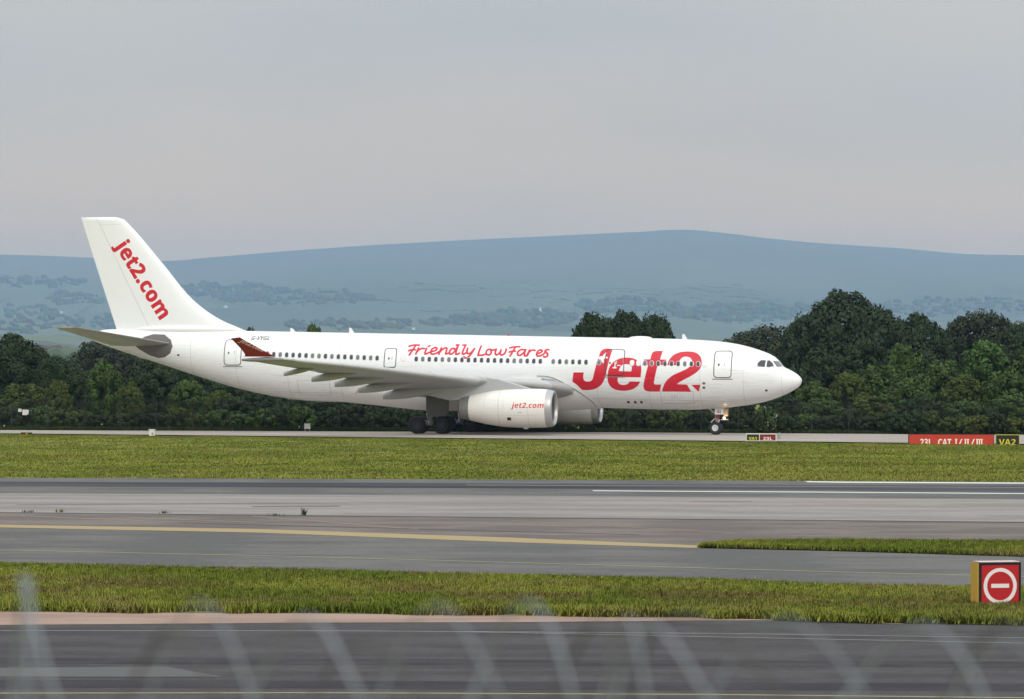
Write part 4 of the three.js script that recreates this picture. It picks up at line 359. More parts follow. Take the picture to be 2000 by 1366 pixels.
for (const sd of [1, -1]) {
  const zs = []; for (let i = 0; i <= 40; i++) zs.push(lerp(0.8, 28.9, i / 40));
  const wing = mesh('wing', loft(pick(zs.map(z => wingRow(z, sd)), -sd), { close: true, capStart: true, capEnd: true }), wingM, jet);
  for (const [z0, z1] of [[4.7, 8.7], [10.3, 14.5], [14.54, 18.6], [18.64, 22.8], [22.84, 27.2]]) {
    const rows = []; for (let i = 0; i <= 10; i++) { const z = lerp(z0, z1, i / 10), r = []; for (let k = 0; k <= 9; k++) { const s = 0.17 * (1 - k / 9) ** 2; const p = wpt(z, s, true, 0.018); r.push([p[0] + (k === 9 ? 0.0 : 0), p[1], z * sd]); } for (let k = 1; k <= 5; k++) { const s = 0.045 * (k / 5) ** 2; const p = wpt(z, s, false, 0.018); r.push([p[0], p[1], z * sd]); } rows.push(r); }
    mesh('slat', loft(pick(rows, -sd)), slatM, wing);
  }
  for (const [name, z0, z1, s0] of [['flap', 3.3, 8.8, 0.8], ['flap', 9.5, 19.6, 0.77], ['aileron', 19.75, 27.4, 0.76]]) {
    const rows = []; for (let i = 0; i <= 10; i++) { const z = lerp(z0, z1, i / 10), c = wp[2](z), r = [], dr = name === 'flap' ? 0.03 : 0.01; for (const up of [true, false]) for (let k = 0; k <= 6; k++) { const s = up ? lerp(s0, 1.0, k / 6) : lerp(1.0, s0, k / 6), p = wpt(z, Math.min(s, 0.999), up, 0.015); r.push([p[0] - (s - s0) * c * 0.05, p[1] - (s - s0) * c * dr, z * sd]); } rows.push(r); }
    mesh(name, loft(pick(rows, -sd), { close: true, capStart: true, capEnd: true }), flapM, wing);
  }
  // flap track fairings
  for (const [z, len, rv] of [[22.6, 2.4, 0.24], [19, 3.6, 0.34], [16, 4.0, 0.38], [13, 4.4, 0.4], [9.9, 5.0, 0.46]]) {
    const te = wpt(z, 1, false), tip = te[0] - 0.75, rows = [];
    for (let i = 0; i <= 14; i++) { const t = i / 14, x = tip + len * t, s = clamp((wp[0](z) - x) / wp[2](z), 0, 1), under = s < 1 ? wpt(z, s, false)[1] : te[1], k = Math.pow(Math.sin(Math.PI * Math.min(1, 0.2 + 0.8 * t)), 0.6), rr = rv * 0.85 * Math.max(0.03, k), yc = under - rr * 0.3 - 0.46 * Math.pow(1 - t, 1.4), r = []; for (let j = 0; j < 14; j++) { const a = j / 14 * Math.PI * 2; r.push([x, yc + rr * Math.cos(a), sd * (z) + rr * 0.62 * Math.sin(a)]); } rows.push(r); }
    mesh('flap_track_fairing', loft(rows, { close: true, capStart: true, capEnd: true }), flapM, wing);
  }
  // winglet
  const wl = []; for (let i = 0; i <= 8; i++) { const t = i / 8, e = Math.pow(t, 1.0), le = lerp(-6.25, -8.75, e), c = lerp(2.45, 0.68, Math.pow(t, 0.72)), y = lerp(6.02, 7.46, Math.pow(t, 1.1)), z = 28.98 + 1.15 * t * (0.7 + 0.3 * t), r = [], th = 0.06 * c; for (let j = 0; j < 20; j++) { const a = j / 20 * Math.PI * 2, s = (1 - Math.cos(a)) / 2; r.push([le - s * c, y - 0.1 * t * s, sd * (z + Math.sign(Math.sin(a)) * th * foil(s) * 0.9 + 0.0)]); } wl.push(r); }
  mesh('winglet', loft(pick(wl, sd), { close: true, capStart: true, capEnd: true, uv: p => [(p[0] + 9.7) / 3.6 * (p[2] > 0 ? 1 : -1), (p[1] - 5.6) / 2.1] }), paint(0xffffff, { map: wingletTex }), wing);
  const tf = []; for (let i = 0; i <= 8; i++) { const t = i / 8, x = lerp(-8.9, -5.7, t), r = []; for (let j = 0; j < 12; j++) { const a = j / 12 * Math.PI * 2, k = Math.sin(Math.PI * lerp(0.08, 0.93, t)) ** 0.5; r.push([x, lerp(5.78, 5.82, t) + 0.17 * k * Math.cos(a), sd * (28.9 + 0.2 * k * Math.sin(a))]); } tf.push(r); }
  mesh('wing_tip_fairing', loft(tf, { close: true, capStart: true, capEnd: true }), paint([0.2, 0.2, 0.21]), wing);
  mesh('wing_root_panel', plate(dense(D.FILLET, 0.15), 0.3, sd, 5), paint([0.26, 0.275, 0.3]), wing);
  // tailplane
  const st = []; for (let i = 0; i <= 12; i++) { const t = i / 12, z = lerp(0.8, 9.7, t), le = lerp(-22.4, -28.3, t), c = lerp(5.6, 1.75, t), y = lerp(7.08, 8.42, t), r = []; for (let j = 0; j < 26; j++) { const a = j / 26 * Math.PI * 2, s = (1 - Math.cos(a)) / 2; r.push([le - s * c, y + Math.sign(Math.sin(a)) * foil(s) * c * 0.1 * (a < Math.PI ? 1 : 1) * 0.55 - 0.02 * s * c, sd * z]); } st.push(r); }
  const stab = mesh('tailplane', loft(pick(st, -sd), { close: true, capStart: true, capEnd: true }), paint([0.36, 0.355, 0.35], { roughness: 0.5 }), jet);
  { const rows = []; for (let i = 0; i <= 8; i++) { const t = lerp(0.12, 0.93, i / 8), z = lerp(0.8, 9.7, t), le = lerp(-22.4, -28.3, t), c = lerp(5.6, 1.75, t), y = lerp(7.08, 8.42, t), r = []; for (const up of [1, -1]) for (let k = 0; k <= 4; k++) { const s = up > 0 ? lerp(0.74, 1, k / 4) : lerp(1, 0.74, k / 4); r.push([le - s * c - 0.01, y + up * (foil(Math.min(s, 0.99)) * c * 0.055 + 0.012) - 0.02 * s * c, sd * z]); } rows.push(r); } mesh('elevator', loft(pick(rows, -sd), { close: true, capStart: true, capEnd: true }), paint([0.36, 0.355, 0.35], { roughness: 0.5 }), stab); }
}
// ---------- fin and rudder ----------
{
  const le = pchip([[7.7, -15.4], [8.2, -16.8], [8.5, -17.5], [8.93, -18.6], [9.71, -20.0], [10.74, -21.34], [13.84, -24.05], [17.1, -27.0], [17.4, -27.35], [17.57, -28.0]]), te = pchip([[7.7, -27.7], [8.41, -27.93], [14.32, -29.93], [17.58, -31.0]]), hg = polyline([[D.HINGE[1][1], D.HINGE[1][0]], [D.HINGE[0][1], D.HINGE[0][0]]]);
  const T = canvasTex(2048, 1024, (c) => { c.fillStyle = '#e8eaed'; c.fillRect(0, 0, 2048, 1024); c.strokeStyle = 'rgba(120,118,112,0.5)'; const U = x => (x + 32) / 16.5 * 1024, V = y => 1024 - (y - 7.6) / 10.2 * 1024, [x0, y0, x1, y1] = D.FINTXT; c.lineWidth = 2; c.beginPath(); c.moveTo(U(-31), V(16.9)); c.lineTo(U(-27.5), V(16.95)); c.stroke();
    // metres to texels differ by a third between the two directions: write in metres
    c.save(); c.translate(U(x0), V(y0)); c.scale(1024 / 16.5, 1024 / 10.2); c.rotate(Math.atan2(-(y1 - y0), x1 - x0)); c.font = 'bold 1.72px sans-serif'; const w = c.measureText('jet2.com').width, j = c.measureText('j').width * 7.35 / w; c.translate(-j - 0.25, -0.16); c.translate(0.05, -0.12); c.scale(7.35 / w, 1); c.fillStyle = RED; c.fillText('jet2.com', 0, 0); c.strokeStyle = RED; c.lineWidth = 0.07; c.strokeText('jet2.com', 0, 0); c.restore();
    for (let i = 0; i < 200; i++) { c.fillStyle = `rgba(120,110,95,${rand() * 0.05})`; c.fillRect(rand() * 2048, rand() * 1024, 20 + rand() * 60, 2); } });
  const finM = paint(0xffffff, { map: T }), rows = [], rr = [];
  for (let i = 0; i <= 44; i++) {
    const y = lerp(7.7, 17.57, 1 - Math.pow(1 - i / 44, 1.3)), a = le(y), b = te(y), h = clamp(hg(y), b + 0.2, a - 0.2), c = a - b, sh = (a - h) / c, th = lerp(0.5, 0.24, (y - 7.7) / 9.9) / 0.5 / 2 * Math.min(1, (17.6 - y) * 4 + 0.15), r = [], q = [];
    const half = (s) => th * 2 * foil(clamp(s, 0, 1)) / 1.0 * 1.0;
    const k1 = sh - 0.008 / c, k2 = sh + 0.006 / c;
    for (let j = 18; j >= 0; j--) { const s = k1 * (j / 18) ** 1.6; r.push([a - s * c, y, -half(s)]); } for (let j = 1; j <= 18; j++) { const s = k1 * (j / 18) ** 1.6; r.push([a - s * c, y, half(s)]); }
    for (let j = 0; j <= 6; j++) { const s = lerp(k2, 1, j / 6); q.push([a - s * c, y, -half(s) - 0.004]); } for (let j = 6; j >= 0; j--) { const s = lerp(k2, 1, j / 6); q.push([a - s * c, y, half(s) + 0.004]); }
    rows.push(r); rr.push(q);
  }
  const fin = mesh('fin', loft(rows.slice().reverse(), { capStart: true, uv: (p) => [(p[0] + 32) / 33 + (p[2] < -0.0001 ? 0.5 : 0), (p[1] - 7.6) / 10.2] }), finM, jet);
  mesh('rudder', loft(rr, { capEnd: true, uv: () => [0.9, 0.1] }), finM, fin);
  const fb = new THREE.SphereGeometry(1, 28, 14); fb.scale(4.6, 0.42, 0.9); fb.translate(-21.8, 8.32, 0); mesh('fin_root_fairing', fb, white, jet);
}
// ---------- engines ----------
function lathe(prof, seg = 48) { const g = new THREE.LatheGeometry(prof.map(([r, y]) => new THREE.Vector2(r, y)), seg); g.rotateZ(-Math.PI / 2); return g; }
const nacTex = canvasTex(1024, 512, (c) => {
  c.fillStyle = '#e6e4e0'; c.fillRect(0, 0, 1024, 512); const U = x => x / 8 * 1024, V = y => 512 - (y + 1.7) / 3.4 * 512;
  c.strokeStyle = 'rgba(80,80,85,0.55)'; c.lineWidth = 2.2; for (const x of [-1.6, -4.0].map(v => 7.9 + v)) { c.beginPath(); c.moveTo(U(x - 0.25), V(-1.7)); c.lineTo(U(x - 0.25), V(x > 5 ? 0.1 : 1.7)); c.stroke(); }
  c.strokeStyle = 'rgba(90,90,95,0.3)'; c.strokeRect(U(2.5), V(1.2), U(1.6), 180); c.beginPath(); c.moveTo(U(0.5), V(-0.55)); c.lineTo(U(6.8), V(-0.55)); c.stroke();
  c.fillStyle = '#17171a'; c.fillRect(U(4.35), V(-0.72), U(0.32), 34); c.fillRect(U(5.3), V(-0.32), 10, 6); c.fillRect(U(5.45), V(-0.32), 10, 6);
  for (let i = 0; i < 320; i++) { c.fillStyle = `rgba(120,105,85,${rand() * 0.1})`; c.fillRect(rand() * 1024, rand() * 512, 10 + rand() * 70, 1 + rand() * 2); }
  for (let i = 0; i < 9; i++) { c.fillStyle = 'rgba(90,90,95,0.35)'; c.fillRect(U(3.3 + (i % 3) * 0.3), V(0.6 - Math.floor(i / 3) * 0.4), 14, 4); }
});
const nacTexPlain = nacTex;
const nacTexText = canvasTex(1024, 512, (c) => { c.drawImage(nacTex.image, 0, 0); const U = x => x / 8 * 1024, V = y => 512 - (y + 1.7) / 3.4 * 512; const [x0, y0, x1] = D.NACTXT; c.save(); c.translate(U(x0 - 10.9 + 7.9), V(y0 - 2.11 + 0.04)); c.scale(128, 512 / 3.4); c.transform(1, 0, -0.2, 1, 0, 0); c.font = 'bold 0.56px sans-serif'; const w = c.measureText('jet2.com').width; c.scale((x1 - x0) / w, 1); c.fillStyle = RED; c.fillText('jet2.com', 0, 0); c.restore(); });
for (const sd of [1, -1]) {
  const e = new THREE.Group(); e.name = 'engine'; e.position.set(10.89, 2.11, 9.37 * sd); jet.add(e);
  const cg = lathe([[0.99, -6.75], [1.12, -6.2], [1.26, -5.5], [1.4, -4.7], [1.49, -3.8], [1.53, -2.8], [1.535, -2.0], [1.52, -1.2], [1.5, -0.8], [1.475, -0.56]], 64);
  { const p = cg.attributes.position, uv = cg.attributes.uv; for (let i = 0; i < p.count; i++) { const out = p.getZ(i) * sd > -0.02; uv.setXY(i, (p.getX(i) + 7.9) / 8 - (0), out ? (p.getY(i) + 1.7) / 3.4 : 0.93); } }
  mesh('fan_cowl', cg, paint(0xffffff, { map: sd > 0 ? nacTexText : nacTexPlain }), e);
  mesh('inlet_lip', lathe([[1.475, -0.56], [1.45, -0.34], [1.42, -0.2], [1.37, -0.07], [1.3, -0.01], [1.24, -0.02], [1.19, -0.1], [1.17, -0.26]], 64), mat([0.45, 0.45, 0.46], { metalness: 0.5, roughness: 0.45 }), e);
  mesh('inlet_duct', lathe([[1.17, -0.26], [1.19, -0.8], [1.23, -1.35]], 48), mat([0.12, 0.12, 0.125], { roughness: 0.7 }), e);
  const fan = mesh('fan', lathe([[1.235, -1.4], [0.2, -1.5]], 48), mat([0.025, 0.025, 0.03]), e);
  const bl = new THREE.BoxGeometry(0.015, 0.86, 0.24); bl.rotateY(0.7); bl.translate(-1.32, 0.76, 0); const bladeMat = mat([0.22, 0.22, 0.24], { metalness: 0.6, roughness: 0.4 });
  for (let i = 0; i < 26; i++) { const b = mesh('fan_blade', bl, bladeMat, fan); b.rotation.x = i / 26 * Math.PI * 2; }
  const sp = new THREE.ConeGeometry(0.4, 0.75, 32); sp.rotateZ(-Math.PI / 2); sp.translate(-1.0, 0, 0); mesh('spinner', sp, mat([0.1, 0.1, 0.11]), fan);
  mesh('exhaust_nozzle', lathe([[0.8, -7.5], [0.84, -7.5], [0.92, -7.15], [0.985, -6.75]], 48), mat([0.26, 0.255, 0.25], { metalness: 0.45, roughness: 0.45 }), e);
  mesh('exhaust_plug', lathe([[0.01, -7.35], [0.4, -6.9], [0.79, -6.6]], 32), darkMetal, e);
  const dm = new THREE.SphereGeometry(0.16, 12, 8); dm.scale(1.4, 0.6, 1); dm.translate(-2.3, -1.55, 0.1 * sd); mesh('drain_mast', dm, white, e);
  const ps = new THREE.Shape([[9.7, 3.42], [8.6, 3.66], [7.4, 4.02], [6.4, 4.3], [5.6, 4.42], [3.4, 4.4], [-0.2, 3.6], [0.6, 3.2], [2.6, 2.75], [3.9, 2.85], [6.5, 3.3]].map(p => new THREE.Vector2(...p)));
  const pg = new THREE.ExtrudeGeometry(ps, { depth: 0.34, bevelEnabled: true, bevelSize: 0.1, bevelThickness: 0.12, bevelSegments: 3 }); pg.translate(-10.89, -2.11, -0.17); mesh('pylon', pg, paint([0.4, 0.41, 0.43]), e);
}
// ---------- landing gear ----------
const rubber = mat([0.018, 0.018, 0.02], { roughness: 0.85 }), hubDark = mat([0.06, 0.06, 0.065], { metalness: 0.5, roughness: 0.5 }), hubLight = mat([0.62, 0.62, 0.63], { roughness: 0.4 }), strutM = mat([0.22, 0.22, 0.23], { metalness: 0.3, roughness: 0.45 });
function wheel(parent, x, y, z, r, w, hub) {
  const g = new THREE.Group(); g.name = 'wheel'; g.position.set(x, y, z); parent.add(g);
  const h = w / 2, pr = [[r * 0.52, -h * 0.8], [r * 0.78, -h], [r * 0.93, -h * 0.86], [r * 0.99, -h * 0.5], [r, -h * 0.42], [r * 0.985, -h * 0.36], [r * 0.985, -h * 0.3], [r, -h * 0.24], [r, h * 0.24], [r * 0.985, h * 0.3], [r * 0.985, h * 0.36], [r, h * 0.42], [r * 0.99, h * 0.5], [r * 0.93, h * 0.86], [r * 0.78, h], [r * 0.52, h * 0.8]];
  const t = new THREE.LatheGeometry(pr.map(p => new THREE.Vector2(...p)), 36); t.rotateX(Math.PI / 2); mesh('tyre', t, rubber, g);
  const R = new THREE.LatheGeometry([[0.01, h * 0.5], [r * 0.13, h * 0.52], [r * 0.15, h * 0.3], [r * 0.3, h * 0.25], [r * 0.34, h * 0.68], [r * 0.52, h * 0.78], [r * 0.52, -h * 0.78], [r * 0.34, -h * 0.68], [r * 0.3, -h * 0.25], [r * 0.15, -h * 0.3], [r * 0.13, -h * 0.52], [0.01, -h * 0.5]].map(p => new THREE.Vector2(...p)), 28); R.rotateX(Math.PI / 2); mesh('rim', R, hub, g);
}
for (const sd of [1, -1]) {
  const z = 5.34 * sd, gear = new THREE.Group(); gear.name = 'main_gear'; gear.position.set(0, 0, z); jet.add(gear);
  for (const x of [-0.99, 0.99]) for (const dz of [-0.7, 0.7]) wheel(gear, x, 0.7, dz, 0.7, 0.46, hubDark);
  mesh('bogie_beam', merge([rod([-1.15, 0.72, 0], [1.15, 0.72, 0], 0.14, 0.14, 10), rod([-0.99, 0.7, -0.62], [-0.99, 0.7, 0.62], 0.09), rod([0.99, 0.7, -0.62], [0.99, 0.7, 0.62], 0.09)]), strutM, gear);
  mesh('shock_strut', merge([rod([0, 0.75, 0], [-0.05, 1.7, 0], 0.15, 0.15, 14), rod([-0.05, 1.6, 0], [-0.15, 3.5, 0.15 * sd], 0.22, 0.24, 14)]), strutM, gear);
  mesh('torque_link', merge([rod([0.1, 0.85, 0], [0.62, 1.25, 0], 0.06), rod([0.62, 1.25, 0], [0.15, 1.75, 0], 0.06), rod([-0.1, 0.9, 0.25], [-0.75, 1.15, 0.3], 0.045), rod([-0.2, 0.85, -0.1], [-0.3, 1.6, 0.3 * sd], 0.05)]), mat([0.55, 0.55, 0.55], { roughness: 0.4 }), gear);
  mesh('side_stay', merge([rod([-0.1, 2.2, 0], [0.2, 3.2, -2.0 * sd], 0.1), rod([0.05, 2.0, 0], [1.9, 3.1, -0.2 * sd], 0.09)]), strutM, gear);
  const ds = new THREE.Shape([[-0.2, 3.25], [1.7, 3.35], [1.62, 1.75], [1.3, 1.42], [0.1, 1.38], [-0.18, 1.7]].map(p => new THREE.Vector2(...p))), dg = new THREE.ExtrudeGeometry(ds, { depth: 0.05, bevelEnabled: true, bevelSize: 0.02, bevelThickness: 0.02, bevelSegments: 1 }); dg.translate(0, 0, sd > 0 ? 0.85 : -0.9); mesh('gear_door', dg, paint([0.09, 0.09, 0.1], { roughness: 0.5 }), gear);
  mesh('door_link', rod([0.6, 2.3, 0.1 * sd], [0.7, 2.4, 0.85 * sd], 0.04), strutM, gear);
}
{
  const gear = new THREE.Group(); gear.name = 'nose_gear'; gear.position.set(22.08, 0, 0); jet.add(gear);
  for (const z of [-0.36, 0.36]) wheel(gear, 0, 0.525, z, 0.525, 0.34, hubLight);
  mesh('axle', rod([0, 0.525, -0.34], [0, 0.525, 0.34], 0.07), strutM, gear);
  mesh('shock_strut', merge([rod([0, 0.5, 0], [0.05, 1.25, 0], 0.1, 0.1, 12), rod([0.05, 1.15, 0], [0.12, 2.4, 0], 0.15, 0.15, 12), rod([0.1, 1.55, 0], [-0.9, 2.35, 0], 0.08)]), mat([0.5, 0.5, 0.5], { roughness: 0.4 }), gear);
  mesh('torque_link', merge([rod([-0.12, 0.72, 0], [-0.38, 1.0, 0.02], 0.05), rod([-0.38, 1.0, 0], [-0.08, 1.28, 0], 0.05), rod([0.2, 0.95, 0.18], [0.32, 1.22, 0.18], 0.06)]), hubLight, gear);
  const dt = canvasTex(256, 128, c => { c.fillStyle = '#d8d6d4'; c.fillRect(0, 0, 256, 128); text(c, 'GL', 62, 96, 92, 128, '#25262a', 0, -0.1); });
  const dg = box(0.72, 0.5, 0.04, 0.34, 1.86, 0.52, 0.012); { const p = dg.attributes.position, uv = dg.attributes.uv; for (let i = 0; i < p.count; i++) uv.setXY(i, (p.getX(i) + 0.02) / 0.72, (p.getY(i) - 1.61) / 0.5); }
  mesh('gear_door', dg, paint(0xffffff, { map: dt }), gear);
  mesh('gear_door', box(0.72, 0.5, 0.04, 0.34, 1.86, -0.52, 0.012), white, gear);
  mesh('inner_door_panel', box(0.36, 0.26, 0.04, 0.22, 1.46, 0.44, 0.01), mat([0.2, 0.02, 0.025]), gear);
  mesh('leg_fairing', box(0.34, 0.62, 0.5, 0.82, 1.78, 0, 0.04), paint([0.55, 0.4, 0.3]), gear);
  mesh('light_bracket', box(0.5, 0.09, 0.62, 0.72, 1.2, 0.08, 0.02), hubLight, gear);
  const lamp = new THREE.SphereGeometry(0.085, 14, 10); lamp.translate(0.7, 1.34, 0.34);
  mesh('taxi_light', lamp, new THREE.MeshStandardMaterial({ color: 0xffffff, emissive: lin(1, 0.85, 0.5), emissiveIntensity: 4 }), gear);
  const pl = new THREE.PointLight(lin(1, 0.7, 0.35), 0.3); pl.position.set(0.84, 1.36, 0.36); pl.castShadow = true; gear.add(pl);
}
// ---------- trees and shrubs ----------
function crown(seed, R, H, { lobes, leaves, size, base = 0.12, taper = 0, flat = 0, ragged = 0.2, big, sink = 0 }) {
  let s = seed * 7919; const rn = () => hash2(s++, seed, 17);
  const L = [], cy = H * (base + (1 - base) / 2 - sink), hy = H * (1 - base) / 2;
  for (let i = 0; i < lobes; i++) {
    const u = (i + 0.5) / lobes * 2 - 1, a = i * 2.39996 + rn() * 0.9, rr = Math.sqrt(1 - u * u), k = lerp(0.45, 0.82, Math.sqrt(rn()));
    const wid = 1 - taper * (u * 0.5 + 0.5);
    const lr = lerp(0.13, 0.3, Math.pow(rn(), 1.3)) * Math.min(R, hy * 1.1) * (big ?? 1);
    L.push([Math.cos(a) * rr * (R - lr) * wid * (k + 0.22), cy + u * (hy - lr) * (k + 0.22) - (flat ? Math.max(0, u) * flat * hy : 0), Math.sin(a) * rr * (R - lr) * wid * (k + 0.22), lr, lerp(0.75, 1.3, rn())]);
  }
  const pos = [], col = [], nor = [], n = Math.round(leaves / lobes), N = new THREE.Vector3(), T = new THREE.Vector3(), B = new THREE.Vector3(), X = new THREE.Vector3();
  for (const [lx, ly, lz, lr, tone] of L) for (let i = 0; i < n; i++) {
    N.set(rn() - 0.5, rn() - 0.42, rn() - 0.5).normalize();
    const rad = lr * (1 + (rn() - 0.6) * 2 * ragged) , x = lx + N.x * rad, y = ly + N.y * rad, z = lz + N.z * rad;
    if (y < 0.02) continue;
    let hid = false; for (const q of L) { if (q[0] === lx && q[1] === ly) continue; const dx = x - q[0], dy = y - q[1], dz = z - q[2]; if (dx * dx + dy * dy + dz * dz < q[3] * q[3] * 0.4) { hid = true; break; } }
    if (hid) continue;
    X.set(rn() - 0.5, rn() - 0.5, rn() - 0.5).multiplyScalar(1.7).add(N).normalize();
    T.set(rn() - 0.5, rn() - 0.5, rn() - 0.5).cross(X).normalize(); B.crossVectors(X, T);
    const a = size * lerp(0.6, 1.3, rn()), b = a * lerp(0.45, 0.8, rn()), t = tone * lerp(0.7, 1.35, rn()), yel = lerp(0.9, 1.15, rn());
    const P = (p, q) => [x + T.x * p + B.x * q, y + T.y * p + B.y * q, z + T.z * p + B.z * q];
    const p0 = P(-a, 0), p1 = P(0, -b), p2 = P(a, 0), p3 = P(0, b);
    pos.push(...p0, ...p1, ...p2, ...p0, ...p2, ...p3);
    const nx = X.x * 0.6 + N.x * 0.5, ny = X.y * 0.6 + N.y * 0.5, nz = X.z * 0.6 + N.z * 0.5;
    for (let k = 0; k < 6; k++) { col.push(t * yel, t, t * 0.95); nor.push(nx, ny, nz); }
  }
  const g = new THREE.BufferGeometry(); g.setAttribute('position', new THREE.Float32BufferAttribute(pos, 3)); g.setAttribute('normal', new THREE.Float32BufferAttribute(nor, 3)); g.setAttribute('color', new THREE.Float32BufferAttribute(col, 3)); return g;
}
function trunkGeo(R, H, seed) {
  const gs = [rod([0, -0.15, 0], [0, H * 0.55, 0], R * 0.07 + 0.05, R * 0.045 + 0.03, 7)];
  for (let i = 0; i < 6; i++) { const a = i * 1.05 + hash2(i, seed, 4), y = H * lerp(0.25, 0.5, hash2(i, seed, 5)); gs.push(rod([0, y, 0], [Math.cos(a) * R * 0.6, y + H * 0.28, Math.sin(a) * R * 0.6], R * 0.03 + 0.02, R * 0.012 + 0.01, 5)); }
  return merge(gs);
}
const barkM = mat([0.06, 0.05, 0.04], { roughness: 1 });
const leafMat = (r, g, b) => new THREE.MeshPhysicalMaterial({ color: lin(r, g, b), vertexColors: true, roughness: 0.75, specularIntensity: 0.4, side: THREE.DoubleSide });
const leafM = [leafMat(0.022, 0.038, 0.016), leafMat(0.03, 0.04, 0.022), leafMat(0.02, 0.036, 0.012), leafMat(0.042, 0.075, 0.016), leafMat(0.05, 0.067, 0.014), leafMat(0.04, 0.085, 0.02), leafMat(0.034, 0.06, 0.017)];
const kinds = {
  oak: { R: 5, H: 11, n: 4, o: { lobes: 90, leaves: 36000, size: 0.19, base: 0.1, taper: 0.12, ragged: 0.34 } },
  dome: { R: 5, H: 10, n: 2, o: { lobes: 100, leaves: 30000, size: 0.16, base: 0.08, taper: 0.1, ragged: 0.32 } },
  mid: { R: 2.6, H: 6, n: 5, o: { lobes: 56, leaves: 17000, size: 0.13, base: 0.0, sink: 0.04, taper: 0.25, ragged: 0.32 } },
  low: { R: 1.5, H: 2.3, n: 5, o: { lobes: 34, leaves: 8000, size: 0.095, base: 0.0, sink: 0.08, taper: 0.15, ragged: 0.28 } },
};
kinds.blossom = kinds.low;
for (const k of ['oak', 'dome', 'mid', 'low']) { const q = kinds[k]; q.geo = []; for (let i = 0; i < q.n; i++) q.geo.push([crown(11 + i * 3 + k.length * 40 + k.charCodeAt(0), q.R, q.H, q.o), trunkGeo(q.R, q.H, i)]); }
const ord = n => { const s = ['th', 'st', 'nd', 'rd'], v = n % 100; return n + (s[(v - 20) % 10] || s[v] || s[0]); };
let lowCount = 0; const lowTotal = D.TR.filter(t => t[0] === 'low').length;
D.TR.forEach(([kind, x, z, h, r, tint, label], i) => {
  const q = kinds[kind], [cg, tg] = q.geo[i % q.n], tree = kind === 'oak' || kind === 'dome';
  if (kind === 'low') { lowCount++; label = `${['', '', 'dark', 'green', 'olive'][tint]} low hedge shrub, ${ord(lowCount)} from the left in the front row`; }
  const g = thing(tree ? 'tree' : kind === 'mid' ? 'tall_shrub' : kind === 'blossom' ? 'blossom_shrub' : 'hedge_shrub', label, tree ? 'tree' : 'shrub', [x, -0.03, z], i * 2.1, tree ? 'trees of the boundary treeline' : kind === 'low' ? 'front hedge along the far taxiway' : kind === 'mid' ? 'tall shrubs of the boundary thicket' : undefined);
  const hs = h / q.H, rs = r / q.R * (tree ? 1.2 : 1.08);
  const c = mesh('crown', cg, leafM[tint], g); c.scale.set(rs, hs, rs);
  const t = mesh('trunk', tg, barkM, g); t.scale.set(rs, hs, rs);
  if (kind === 'blossom') { const b = mesh('blossom', crown(99, q.R, q.H, { ...q.o, leaves: 420, size: 0.045, ragged: 0.12 }), mat([0.6, 0.58, 0.53], { vertexColors: true }), g); b.scale.set(rs * 1.05, hs * 1.02, rs * 1.05); b.userData.kind = 'stuff'; }
});
// ---------- grass blades ----------
function tuft(seed, n, h, spread, w) {
  const pos = [], nor = []; let s = seed * 131; const rn = () => hash2(s++, seed, 23);
  for (let i = 0; i < n; i++) { const a = rn() * 6.28, r = rn() * spread, x = Math.cos(a) * r, z = Math.sin(a) * r, b = rn() * 6.28, hh = h * lerp(0.55, 1.15, rn()), lx = (rn() - 0.5) * h * 0.9, lz = (rn() - 0.5) * h * 0.9, wx = Math.cos(b) * w, wz = Math.sin(b) * w; pos.push(x - wx, 0, z - wz, x + wx, 0, z + wz, x + lx, hh, z + lz); for (let k = 0; k < 3; k++) nor.push(lx * 0.6, 1.0, lz * 0.6 + 0.15); }
  const g = new THREE.BufferGeometry(); g.setAttribute('position', new THREE.Float32BufferAttribute(pos, 3)); g.setAttribute('normal', new THREE.Float32BufferAttribute(nor, 3)); return g;
}
const bladeM = new THREE.MeshPhysicalMaterial({ color: lin(1, 1, 1), roughness: 1, specularIntensity: 0.25, side: THREE.DoubleSide });
function meadow(name, label, count, geo, place, tint) {
  const im = new THREE.InstancedMesh(geo, bladeM, count), m = new THREE.Matrix4(), e = new THREE.Euler(), qn = new THREE.Quaternion(), c = new THREE.Color(), P = new THREE.Vector3(), S = new THREE.Vector3();
  for (let i = 0; i < count; i++) { const [x, y, z, s] = place(i); qn.setFromEuler(e.set(0, rand() * 6.28, 0)); m.compose(P.set(x, y, z), qn, S.set(s, s * lerp(0.75, 1.25, rand()), s)); im.setMatrixAt(i, m); im.setColorAt(i, c.setRGB(...tint(x, z))); }
  im.name = name; im.castShadow = im.receiveShadow = true; im.userData = { label, category: 'grass', kind: 'stuff' }; scene.add(im);
}
const grassTint = (x, z, k = 1) => { const a = fbm(x / 3 + 50, z / 5 + 900, 301, 3), b = fbm(x / 1.2 + 50, z / 1.6 + 900, 307, 3), r = rand(); let c = mix3([0.2, 0.255, 0.034], [0.34, 0.37, 0.062], smooth(0.3, 0.7, a)); c = mix3(c, [0.34, 0.26, 0.11], smooth(0.5, 0.75, b) * 0.75 * (r < 0.6 ? 1 : 0.2)); const j = lerp(0.82, 1.2, rand()) * k; return c.map(v => v * j); };
